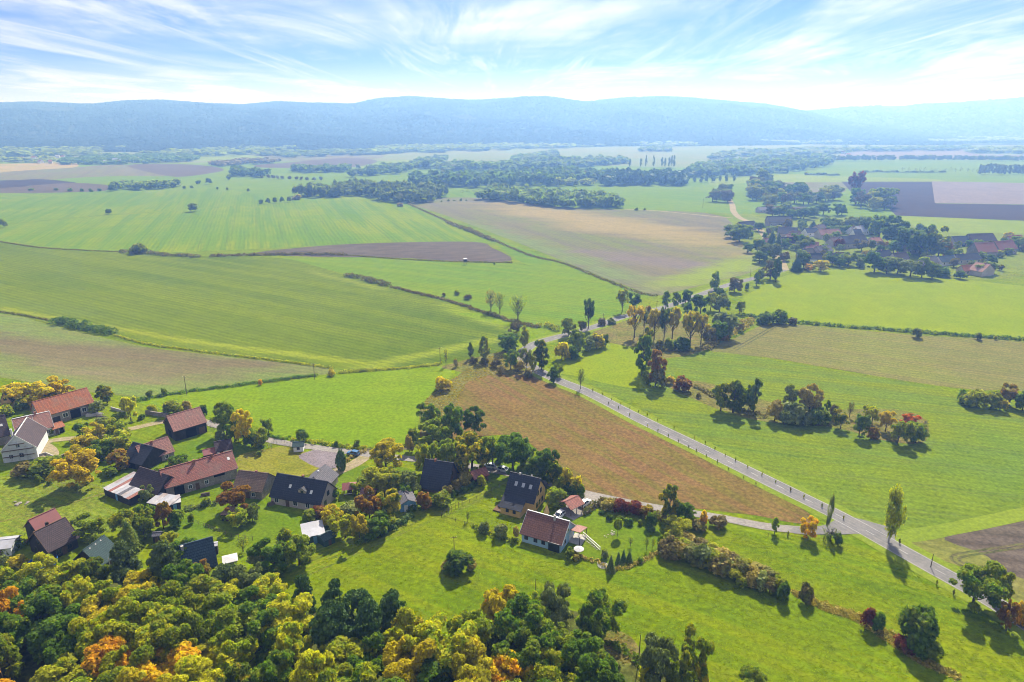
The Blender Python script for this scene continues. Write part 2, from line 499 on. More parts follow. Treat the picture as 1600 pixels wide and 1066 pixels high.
# far plain, painted from the back to the front
FD = [
    # --- far strips
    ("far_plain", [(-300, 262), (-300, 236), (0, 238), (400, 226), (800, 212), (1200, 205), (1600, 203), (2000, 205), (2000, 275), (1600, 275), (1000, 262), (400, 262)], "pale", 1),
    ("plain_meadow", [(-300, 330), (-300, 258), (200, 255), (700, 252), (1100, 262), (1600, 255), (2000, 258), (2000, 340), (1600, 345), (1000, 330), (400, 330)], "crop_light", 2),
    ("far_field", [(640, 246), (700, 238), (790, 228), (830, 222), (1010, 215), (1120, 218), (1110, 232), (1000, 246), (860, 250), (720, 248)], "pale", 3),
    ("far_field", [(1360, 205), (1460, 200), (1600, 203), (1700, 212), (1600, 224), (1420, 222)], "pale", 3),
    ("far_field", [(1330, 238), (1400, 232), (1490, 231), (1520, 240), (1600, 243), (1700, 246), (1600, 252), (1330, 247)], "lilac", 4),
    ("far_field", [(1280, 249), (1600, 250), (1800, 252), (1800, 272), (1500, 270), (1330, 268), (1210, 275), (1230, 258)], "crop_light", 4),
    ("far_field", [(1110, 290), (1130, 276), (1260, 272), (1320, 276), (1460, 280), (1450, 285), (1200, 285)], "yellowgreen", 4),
    ("ploughed_field", [(1190, 285), (1330, 285), (1320, 300), (1290, 305), (1180, 305)], "fallow", 4),
    ("ploughed_field", [(1315, 284), (1456, 284), (1463, 318), (1600, 320), (1900, 324), (1900, 350), (1600, 345), (1400, 337), (1380, 318), (1330, 300)], "plough_dark", 4),
    ("harrowed_field", [(1456, 283.5), (1600, 286), (1900, 290), (1900, 323), (1600, 319.5), (1461, 317.5)], "lilac", 5),
    ("far_field", [(1400, 338), (1600, 346), (1900, 356), (1900, 385), (1600, 374), (1540, 366), (1450, 372), (1380, 350)], "yellowgreen", 4),
    ("far_field", [(-300, 262), (-300, 256), (0, 256), (120, 254), (100, 266), (0, 270)], "tan", 3),
    ("far_field", [(0, 270), (100, 263), (200, 258), (260, 275), (110, 280), (0, 281)], "fallow", 3),
    ("far_field", [(200, 260), (230, 256), (310, 258), (350, 266), (290, 276), (256, 274)], "plough", 4),
    ("far_field", [(-300, 292), (-300, 285), (0, 282), (60, 280), (120, 286), (50, 290), (0, 294)], "plough_dark", 4),
    ("far_field", [(-300, 305), (0, 294), (60, 289), (120, 286), (170, 290), (165, 298), (60, 302), (0, 302)], "plough", 4),
    ("far_field", [(90, 280), (200, 275), (290, 278), (300, 286), (200, 290), (120, 285)], "crop_light", 4),
    ("far_field", [(400, 242), (460, 236), (560, 234), (600, 245), (540, 252), (420, 250)], "fallow", 4),
    ("far_field", [(440, 255), (540, 247), (590, 252), (540, 262), (410, 262), (400, 258)], "plough", 4),
    ("far_field", [(240, 246), (330, 240), (390, 243), (420, 248), (330, 252)], "yellowgreen", 4),
    ("far_field", [(560, 262), (620, 250), (660, 254), (660, 262), (580, 268)], "yellowgreen", 4),
    ("far_field", [(400, 276), (540, 268), (660, 264), (650, 276), (500, 281), (410, 282)], "crop_light", 3),
    ("far_field", [(820, 290), (960, 286), (1100, 288), (1140, 300), (1130, 326), (1060, 328), (975, 325), (970, 308), (900, 296)], "crop_light", 4),
    ("far_field", [(690, 304), (745, 298), (748, 312), (700, 314), (680, 312)], "crop_green", 4),
    # --- left middle
    ("grain_field", [(-300, 345), (-300, 314), (0, 311), (100, 306), (200, 300), (290, 296), (360, 294), (470, 301), (420, 314), (300, 326), (200, 333), (100, 341), (0, 351), (-100, 358)], "crop_green", 5),
    ("grain_field", [(350, 290), (440, 284), (470, 288), (480, 300), (440, 308), (380, 300)], "crop_light", 5),
    ("striped_field", [(-100, 372), (0, 353), (100, 343), (200, 335), (300, 328), (420, 316), (500, 308), (572, 305), (625, 319), (700, 347), (778, 378), (700, 379), (600, 379), (480, 385), (330, 392), (220, 394), (100, 388), (20, 378)], "crop_green", 6),
    ("ploughed_strip", [(400, 396), (450, 389), (560, 381), (735, 378), (770, 388), (800, 407), (730, 409), (620, 403), (480, 401)], "plough", 7),
    ("mown_strip", [(640, 318), (700, 345), (790, 378), (900, 420), (1010, 460), (990, 464), (900, 434), (820, 412), (770, 380), (700, 350), (630, 320)], "crop_light", 6),
    ("bright_field", [(430, 405), (500, 403), (600, 404), (700, 410), (800, 413), (900, 428), (1000, 458), (975, 488), (920, 502), (870, 514), (830, 512), (760, 491), (690, 468), (610, 448), (545, 430), (490, 416)], "crop_light", 7),
    ("fallow_field", [(636, 315), (700, 309), (770, 311), (870, 323), (975, 328), (1080, 331), (1135, 341), (1150, 365), (1165, 388), (1190, 408), (1175, 425), (1120, 440), (1060, 455), (1022, 461), (960, 440), (880, 408), (800, 376), (700, 338)], "fallow", 7),
    #("dry_patch", [(745, 312), (800, 318), (870, 325), (960, 331), (1050, 333), (1100, 345), (1140, 372), (1150, 398), (1090, 388), (1020, 376), (940, 362), (860, 344), (790, 330)], "tan", 8),
    ("olive_field", [(-250, 372), (-100, 380), (20, 381), (100, 391), (220, 397), (330, 401), (440, 404), (500, 418), (545, 433), (610, 451), (690, 471), (760, 494), (815, 512), (845, 522), (830, 534), (790, 548), (690, 569), (600, 577), (540, 577), (450, 566), (350, 554), (240, 541), (170, 527), (110, 514), (50, 500), (0, 489), (-250, 455)], "olive", 8),
    #("green_verge", [(-100, 470), (0, 478), (60, 488), (150, 505), (250, 524), (350, 539), (470, 552), (560, 562), (640, 556), (700, 545), (780, 528), (760, 540), (690, 556), (640, 566), (600, 577), (540, 576), (450, 564), (350, 552), (240, 537), (150, 518), (60, 497), (0, 486)], "yellowgreen", 9),
    ("green_headland", [(715, 490), (770, 492), (830, 512), (868, 519), (850, 530), (826, 540), (800, 540), (830, 528), (800, 512), (750, 500)], "lush", 9),
    ("thin_field", [(-250, 478), (0, 491), (60, 503), (110, 516), (170, 530), (240, 544), (350, 557), (440, 567), (525, 578), (480, 590), (400, 598), (300, 611), (235, 620), (130, 612), (0, 590), (-250, 560)], "mixed", 8),
    #("brown_streak", [(-100, 528), (0, 522), (70, 524), (150, 543), (250, 555), (350, 565), (420, 572), (435, 579), (380, 588), (280, 590), (200, 602), (130, 600), (70, 580), (0, 560), (-100, 545)], "streaked", 9),
    ("lush_meadow", [(215, 628), (240, 622), (320, 610), (430, 598), (520, 586), (600, 580), (690, 573), (712, 580), (700, 592), (680, 610), (662, 630), (655, 652), (648, 680), (630, 700), (560, 700), (480, 694), (430, 684), (390, 664), (310, 650), (250, 640)], "lush", 10),
    ("brown_field", [(668, 690), (660, 655), (668, 628), (690, 608), (720, 590), (770, 583), (830, 583), (880, 597), (950, 633), (1050, 686), (1150, 742), (1265, 803), (1255, 818), (1190, 808), (1100, 796), (1010, 786), (940, 774), (900, 760), (850, 715), (800, 680)], "stubble", 9),
    ("rough_corner", [(655, 650), (665, 625), (695, 600), (722, 582), (690, 574), (760, 555), (830, 545), (835, 582), (770, 586), (730, 598), (715, 625), (720, 650), (690, 690), (665, 690)], "rough", 10),
    # --- right
    ("village_ground", [(1150, 345), (1200, 338), (1300, 340), (1400, 345), (1460, 362), (1560, 364), (1640, 372), (1640, 420), (1560, 436), (1480, 436), (1420, 432), (1330, 421), (1240, 426), (1190, 408), (1160, 385)], "wild", 5),
    ("green_field", [(1158, 470), (1190, 448), (1240, 428), (1330, 421), (1400, 428), (1480, 434), (1600, 447), (1900, 475), (1900, 560), (1600, 530), (1450, 521), (1330, 511), (1235, 502), (1165, 490)], "lime", 6),
    ("autumn_field", [(1110, 548), (1150, 528), (1200, 506), (1260, 509), (1350, 517), (1450, 525), (1600, 534), (1900, 566), (1900, 640), (1600, 612), (1540, 610), (1480, 605), (1400, 593), (1300, 576), (1200, 559)], "brownfield", 7),
    ("broad_green_field", [(900, 592), (960, 580), (1045, 562), (1110, 550), (1200, 562), (1300, 579), (1400, 596), (1480, 610), (1500, 622), (1600, 634), (1900, 660), (1900, 760), (1600, 797), (1480, 820), (1410, 830), (1350, 822), (1280, 786), (1200, 742), (1100, 690), (1000, 637), (935, 606)], "crop_blue", 8),
    ("lime_meadow", [(862, 580), (890, 560), (940, 542), (985, 533), (1003, 552), (1010, 575), (1010, 606), (960, 602), (910, 590)], "lime", 9),
    ("pond_meadow", [(925, 522), (960, 505), (1010, 500), (1100, 505), (1130, 520), (1110, 545), (1040, 560), (1000, 545), (950, 535)], "rough", 9),
    ("rough_strip", [(1040, 600), (1090, 596), (1130, 606), (1180, 622), (1260, 640), (1330, 640), (1400, 640), (1445, 655), (1445, 690), (1390, 690), (1300, 668), (1200, 660), (1130, 642), (1080, 622)], "rough", 9),
    ("ploughed_corner", [(1400, 848), (1450, 838), (1520, 822), (1600, 803), (1900, 750), (1900, 1010), (1600, 975), (1560, 925), (1500, 885), (1440, 866)], "brownfield", 8),
    ("dark_soil", [(1478, 838), (1550, 818), (1600, 807), (1900, 755), (1900, 980), (1600, 905), (1540, 868), (1490, 850)], "plough", 9),
    # --- around the near village
    ("hay_paddock", [(372, 712), (430, 700), (470, 703), (505, 730), (470, 745), (420, 748), (378, 738)], "hay", 11),
    ("gravel_yard", [(466, 712), (500, 702), (535, 706), (534, 728), (505, 733), (478, 722)], "gravel", 12),
    ("farm_lawn", [(330, 690), (420, 700), (380, 720), (370, 790), (300, 800), (240, 780), (200, 760), (170, 760), (60, 740), (100, 700), (180, 690), (250, 690)], "lawn", 10),
    ("garden_lawn", [(300, 800), (350, 790), (400, 792), (470, 806), (480, 830), (440, 850), (390, 868), (340, 865), (270, 845), (240, 830)], "lawn", 11),
    ("cottage_lawn", [(510, 748), (560, 730), (600, 728), (648, 735), (640, 750), (590, 760), (530, 765)], "lawn", 11),
    ("weedy_pasture", [(-200, 760), (0, 745), (60, 738), (170, 760), (165, 790), (240, 815), (190, 830), (60, 830), (0, 850), (-200, 900)], "wild", 10),
    ("house_lawn", [(855, 845), (898, 800), (925, 797), (960, 803), (1000, 815), (1030, 828), (1030, 858), (1000, 872), (952, 884), (905, 872)], "lawn", 11),
    ("woodland_floor", [(-400, 925), (0, 912), (100, 905), (200, 900), (300, 915), (420, 930), (470, 955), (560, 960), (650, 995), (720, 985), (800, 960), (900, 955), (950, 1000), (980, 1030), (1060, 1040), (1060, 1110), (900, 1250), (400, 1500), (-300, 1600), (-900, 1300)], "litter", 11),
    ("rough_bank", [(948, 985), (985, 995), (1000, 1030), (975, 1040), (945, 1020)], "rough", 12),
]
for nm, px, mt, ly in FD:
    field(nm, px, M[mt], ly, smooth=nm not in ("harrowed_field", "ploughed_field"))

# roads
ROAD = [(1700, 1040), (1600, 972), (1530, 928), (1450, 884), (1375, 842), (1310, 806), (1200, 752), (1100, 703), (1000, 655), (920, 614), (875, 596), (838, 578), (818, 562), (822, 546), (845, 534), (890, 522), (935, 509), (975, 495), (1040, 480), (1090, 462), (1140, 445), (1190, 432), (1225, 422)]
LANE = [(1348, 830), (1310, 828), (1255, 829), (1190, 822), (1130, 810), (1060, 799), (1000, 789), (950, 779), (905, 769), (850, 753), (800, 741), (750, 731), (700, 723), (640, 717), (600, 713), (550, 707), (490, 699), (430, 690), (385, 677), (345, 667), (320, 660)]
road_verge, _ = ribbon("road_verge", ROAD, 10.5, M["yellowgreen"], 0.085)
road, road_line = ribbon("road", ROAD, 5.6, M["asphalt"], 0.10)
lane, lane_line = ribbon("lane", LANE, 3.3, M["lane"], 0.095)
field("junction", [(1240, 824), (1290, 822), (1318, 808), (1345, 812), (1365, 818), (1392, 826), (1400, 838), (1392, 850), (1372, 846), (1345, 834), (1320, 836), (1290, 836), (1240, 834)], M["asphalt"], 19.6)
ribbon("farm_track", [(1385, 843), (1430, 837), (1500, 824), (1560, 812), (1620, 799), (1800, 765)], 5.0, M["yellowgreen"], 0.08)
ribbon("village_road", [(1225, 422), (1215, 400), (1190, 362), (1172, 348), (1155, 340), (1146, 330), (1144, 320), (1138, 310), (1134, 302)], 7.0, M["track"], 0.08)
ribbon("farm_drive", [(345, 667), (300, 655), (252, 660), (215, 668), (170, 678), (130, 684), (85, 688), (45, 700), (20, 712)], 3.2, M["track"], 0.085)
field("farm_yard", [(44, 696), (62, 688), (90, 700), (92, 712), (70, 722), (50, 718)], M["track"], 15.5)
ribbon("cottage_drive", [(572, 712), (556, 724), (525, 738), (496, 746)], 4.2, M["track"], 0.08)
ribbon("house_drive", [(935, 777), (920, 786), (900, 796), (882, 806)], 6.5, M["lane"], 0.08)
ribbon("field_path", [(975, 327), (1030, 330), (1090, 336), (1146, 341)], 4.0, M["track"], 0.085)
ribbon("garden_path", [(640, 700), (600, 702), (560, 704)], 2.0, M["track"], 0.075)
M["swath"] = field_mat("mown_swath", (0.185, 0.205, 0.012), (0.150, 0.180, 0.010), None, 20, 12, 0.5, fine=0.4)
for k in range(7):
    seg = [(425 + 7 * k, 884 + 3.6 * k), (500 + 6.5 * k, 853 + 3.4 * k), (600 + 5 * k, 815 + 3.0 * k), (690 + 4 * k, 779 + 3.2 * k), (742 + 4 * k, 757 + 2.6 * k)]
    ribbon("mown_swath", seg, 0.45 if k % 2 else 0.7, M["swath" if k % 3 else "wild"], 0.035)
for seg in ([(0, 816), (60, 800), (140, 778), (165, 770)],):
    ribbon("foot_path", seg, 0.6, M["rough"], 0.075)
for seg in ([(1600, 850), (1520, 862), (1490, 868), (1488, 876), (1510, 888), (1560, 912)], [(1600, 855), (1530, 866), (1502, 871), (1500, 877), (1520, 887), (1570, 908)],
            [(1207, 510), (1180, 526), (1145, 546)], [(1213, 511), (1186, 527), (1150, 548)]):
    ribbon("tyre_track", seg, 0.8, M["ditch"], 0.07)
# white centre dashes, each a part of the road
acc = 0.0
cum = [0.0]
for i in range(1, len(road_line)):
    cum.append(cum[-1] + (road_line[i] - road_line[i - 1]).length)


def along(L, C, s):
    i = max(1, min(len(C) - 1, int(np.searchsorted(C, s))))
    t = (s - C[i - 1]) / max(1e-6, C[i] - C[i - 1])
    return L[i - 1].lerp(L[i], t), (L[i] - L[i - 1]).normalized()


s = 4.0
while s < min(cum[-1], 520):
    p, d = along(road_line, cum, s)
    q = Vector((-d.y, d.x)) * 0.07
    a, b = p - d * 1.2, p + d * 1.2
    MB().add([(*(a + q * .8), .104), (*(a - q), .104), (*(b - q), .104), (*(b + q), .104)], [(0, 1, 2, 3)]).build("dash", M["marking"], road)
    s += 9.0
for side in (-1, 1):
    P = []
    for k in range(0, int(min(cum[-1], 420) / 6)):
        p, d = along(road_line, cum, k * 6.0)
        P.append(Vector((*(p + Vector((-d.y, d.x)) * side * 2.55), 0)))
    ribbon("edge_line", None, 0.12, M["marking"], 0.104, None, P, 6.0, road)

# far hills: ridges that follow the skyline
RIDGE = [(-900, 156), (-600, 160), (-300, 156), (0, 162), (60, 161), (150, 166), (210, 159.5), (260, 158.5), (330, 163), (385, 165), (440, 159.5), (490, 163), (550, 164.5), (590, 155), (640, 152), (700, 157), (740, 158),
         (820, 153), (870, 156), (915, 160), (970, 153.5), (1040, 152), (1120, 158), (1190, 163.5), (1260, 175), (1310, 188), (1400, 200), (1500, 210), (2600, 215)]
BACK = [(300, 190), (900, 182), (1100, 178), (1200, 177), (1260, 174.5), (1330, 168), (1400, 165.5), (1480, 162.5), (1512, 157), (1560, 157), (1600, 152), (1750, 147), (2100, 152), (2600, 150)]


def hills(name, prof, foot, top, back, seed, amp):
    xs = np.linspace(-880, 2560, 260)
    S = np.linspace(0, 1.5, 46)
    pr = np.interp(xs, [p[0] for p in prof], [p[1] for p in prof])
    V, keep = [], {}
    for i, x in enumerate(xs):
        d = ray(x, pr[i])
        fd, td = np.interp(x, *zip(*foot)), np.interp(x, *zip(*top))
        zr = CAM_H + d.z / d.y * td
        for j, s in enumerate(S):
            D = fd + (td - fd) * s
            X = D * (x - 800) / (FPX * CP + (533 - 190) * SP)
            e = s if s <= 1 else max(0.0, 1 - (s - 1) * 1.3)
            e = 0.22 * e + 0.78 * (e * e * (3 - 2 * e))
            nz = mnoise.fractal(Vector((X / 520, D / 420, seed)), 0.9, 2.0, 4) * amp * math.sin(min(1, s) * math.pi) * (zr / 250)
            V.append((X, D, max(-3.0, zr * e + nz) if s > 0 else -3.0))
    n = len(S)
    F = [(i * n + j, (i + 1) * n + j, (i + 1) * n + j + 1, i * n + j + 1) for i in range(len(xs) - 1) for j in range(n - 1)]
    me = mesh_np(name, V, F, M["hillfloor"], True)
    o = put(name, me, None, "structure")
    return o, np.array(V).reshape(len(xs), n, 3)


hill_o, hill_v = hills("hills", RIDGE, [(-900, 2300), (0, 2350), (450, 2450), (700, 2800), (900, 2950), (1200, 3100), (2600, 3200)], [(-900, 4500), (0, 4500), (800, 4900), (1300, 5200), (2600, 5200)], 0, 3.0, 60)
back_o, back_v = hills("back_hills", BACK, [(-900, 4400), (2600, 4400)], [(-900, 6000), (2600, 6000)], 0, 8.0, 44)

# ------------------------------------------------------------------ vegetation library
def leaf_mat(name, c1, c2, turn=0.4, trans=0.55, var=0.34, scale=0.5):
    m, nt, out = new_mat(name)
    N = NT(nt)
    geo = N.n("ShaderNodeNewGeometry")
    oi = N.n("ShaderNodeObjectInfo")
    off = N.n("ShaderNodeVectorMath", {0: geo.outputs["Position"], 1: (0, 0, 0)}, operation="ADD").outputs[0]
    p = N.noise(off, scale, 3, 0.6)
    lo = 0.62 - 0.35 * turn
    c = N.mix(N.rng(N.math("ADD", p, N.math("MULTIPLY", N.math("SUBTRACT", oi.outputs["Random"], 0.5), 0.25)), lo, lo + 0.16), c1, c2)
    v = N.rng(geo.outputs["Random Per Island"], 0, 1, 1 - var, 1 + var, False)
    o = N.rng(oi.outputs["Random"], 0, 1, 0.98, 1.28, False)
    k = N.math("MULTIPLY", v, o)
    c = N.mix(1.0, c, N.n("ShaderNodeCombineColor", {0: k, 1: k, 2: k}).outputs[0], "MULTIPLY")
    df = N.n("ShaderNodeBsdfPrincipled", {"Base Color": c, "Roughness": 0.65, "Specular IOR Level": 0.12})
    tc = N.mix(1.0, c, (1.15, 1.25, 0.45), "MULTIPLY")
    tr = N.n("ShaderNodeBsdfTranslucent", {"Color": tc})
    mx = N.n("ShaderNodeMixShader", {0: trans, 1: df.outputs[0], 2: tr.outputs[0]})
    nt.links.new(mx.outputs[0], out.inputs["Surface"])
    return m


LEAF = {
    "green": leaf_mat("green_leaves", (0.120, 0.205, 0.018), (0.225, 0.265, 0.016), 0.5),
    "dark": leaf_mat("dark_green_leaves", (0.098, 0.160, 0.018), (0.175, 0.215, 0.018), 0.45),
    "olive": leaf_mat("olive_leaves", (0.185, 0.235, 0.014), (0.320, 0.315, 0.014), 0.55),
    "fresh": leaf_mat("yellow_green_leaves", (0.250, 0.310, 0.014), (0.440, 0.410, 0.014), 0.55),
    "yellow": leaf_mat("yellow_leaves", (0.500, 0.400, 0.016), (0.330, 0.300, 0.018), 0.4),
    "gold": leaf_mat("golden_leaves", (0.560, 0.410, 0.008), (0.500, 0.430, 0.010), 0.4),
    "golive": leaf_mat("green_and_gold_leaves", (0.125, 0.170, 0.013), (0.430, 0.350, 0.012), 0.5),
    "orange": leaf_mat("orange_leaves", (0.600, 0.320, 0.010), (0.540, 0.390, 0.010), 0.45),
    "rust": leaf_mat("rust_brown_leaves", (0.300, 0.155, 0.029), (0.230, 0.185, 0.023), 0.45),
    "red": leaf_mat("red_orange_leaves", (0.500, 0.130, 0.013), (0.330, 0.150, 0.018), 0.3),
    "burgundy": leaf_mat("burgundy_leaves", (0.190, 0.050, 0.036), (0.200, 0.115, 0.027), 0.4),
    "brown": leaf_mat("brown_leaves", (0.190, 0.150, 0.039), (0.145, 0.150, 0.029), 0.5, 0.3),
    "grey": leaf_mat("grey_green_leaves", (0.170, 0.205, 0.057), (0.225, 0.245, 0.066), 0.4, 0.35),
    "tan": leaf_mat("tan_leaves", (0.380, 0.300, 0.066), (0.260, 0.230, 0.048), 0.4, 0.35),
    "needle": leaf_mat("dark_needles", (0.060, 0.112, 0.028), (0.085, 0.135, 0.030), 0.4, 0.2, 0.3),
    "pine": leaf_mat("grey_green_needles", (0.095, 0.132, 0.037), (0.120, 0.150, 0.036), 0.4, 0.25, 0.3),
    "grass": leaf_mat("grass_tufts", (0.190, 0.245, 0.005), (0.270, 0.270, 0.010), 0.45, 0.6, 0.5, 0.08),
}
BARK = plain_mat("bark", (0.085, 0.065, 0.050), 0.35, 4, 0.9, 0.1, c2=(0.11, 0.09, 0.075), streaks=True)
WHITEBARK = plain_mat("birch_bark", (0.38, 0.36, 0.33), 0.5, 5, 0.8, 0.1)


def leaves_np(r, centers, radii, n, size, up=-0.35, fill=0.30, spread=0.8, droop=0.0):
    """n leaf sprays spread over the shells of the lobes; (4n,3) corners"""
    C, Rr = np.array(centers, float), np.array(radii, float)
    if Rr.ndim == 1:
        Rr = np.repeat(Rr[:, None], 3, 1)
    w = (Rr.prod(1)) ** (2 / 3)
    idx = r.choice(len(C), n, p=w / w.sum())
    d = r.normal(size=(n, 3)); d /= np.linalg.norm(d, axis=1)[:, None]
    low = d[:, 2] < up
    d[low, 2] *= -1
    rad = 1.0 - fill * r.random(n) ** 1.5 + 0.06 * r.normal(size=n)
    P = C[idx] + Rr[idx] * d * rad[:, None]
    nr = d + spread * r.normal(size=(n, 3)); nr[:, 2] += 0.25
    nr /= np.linalg.norm(nr, axis=1)[:, None]
    t = r.normal(size=(n, 3)); t[:, 2] -= droop
    t -= nr * (t * nr).sum(1)[:, None]; t /= np.linalg.norm(t, axis=1)[:, None]
    b = np.cross(nr, t)
    s = size * (0.55 + 0.9 * r.random(n))[:, None]
    a, bb = t * s * 0.62, b * s * 0.44
    k = nr * s * 0.12
    V = np.stack([P - a, P + bb * (0.8 + 0.4 * r.random((n, 1))) + k, P + a, P - bb * (0.8 + 0.4 * r.random((n, 1))) + k], 1).reshape(-1, 3)
    return V


def quads(n):
    return np.arange(4 * n, dtype=np.int32).reshape(n, 4)


def trunk_mb(r, kind, cz, crown_r):
    mb = MB()
    if kind == "oak":
        th = 0.30
        mb.tube([(0, 0, -0.01), (0, 0, 0.04), (0.01, 0.008, 0.18), (0.015, 0, th), (0.0, 0.01, 0.62)], [0.05, 0.034, 0.027, 0.024, 0.008], 7)
        for k in range(6):
            a = k * 1.047 + r.random() * 0.6
            e = 0.24 + 0.14 * r.random()
            z0 = 0.20 + 0.16 * r.random()
            mb.tube([(0.01, 0, z0), (math.cos(a) * e * .5, math.sin(a) * e * .5, z0 + 0.13), (math.cos(a) * e, math.sin(a) * e, z0 + 0.30)], [0.016, 0.011, 0.004], 5)
    elif kind == "tall":
        mb.tube([(0, 0, -0.01), (0.01, 0, 0.1), (0, 0.01, 0.4), (0.01, 0, 0.85)], [0.045, 0.032, 0.022, 0.005], 6)
        for k in range(7):
            a = k * 2.4
            z0 = 0.25 + 0.07 * k
            mb.tube([(0, 0, z0), (math.cos(a) * .15, math.sin(a) * .15, z0 + .07), (math.cos(a) * .33, math.sin(a) * .33, z0 + .17)], [0.013, 0.009, 0.003], 4)
    elif kind == "bare":
        mb.tube([(0, 0, -0.01), (0.01, 0, 0.15), (0, 0.01, 0.32), (0.02, 0, 0.55), (0.0, 0, 0.9)], [0.042, 0.030, 0.026, 0.016, 0.003], 6)
        for k in range(22):
            a = k * 2.399 + r.random() * .4
            z0 = 0.18 + 0.5 * (k / 22)
            e = 0.42 * (1 - 0.45 * k / 22) * (0.75 + .4 * r.random())
            q = (math.cos(a) * e * .5, math.sin(a) * e * .5, z0 + 0.16)
            t = (math.cos(a) * e, math.sin(a) * e, min(0.99, z0 + 0.36))
            mb.tube([(0, 0, z0), q, t], [0.014, 0.009, 0.002], 4)
            for j in range(3):
                bb = a + (j - 1) * 0.8
                mb.tube([q, (q[0] + math.cos(bb) * .13, q[1] + math.sin(bb) * .13, q[2] + .12 + .06 * r.random())], [0.006, 0.0015], 3)
    else:
        mb.tube([(0, 0, -0.01), (0, 0, 0.3), (0, 0, 0.93)], [0.035, 0.026, 0.004], 6)
    return mb


TREE_ME = {}


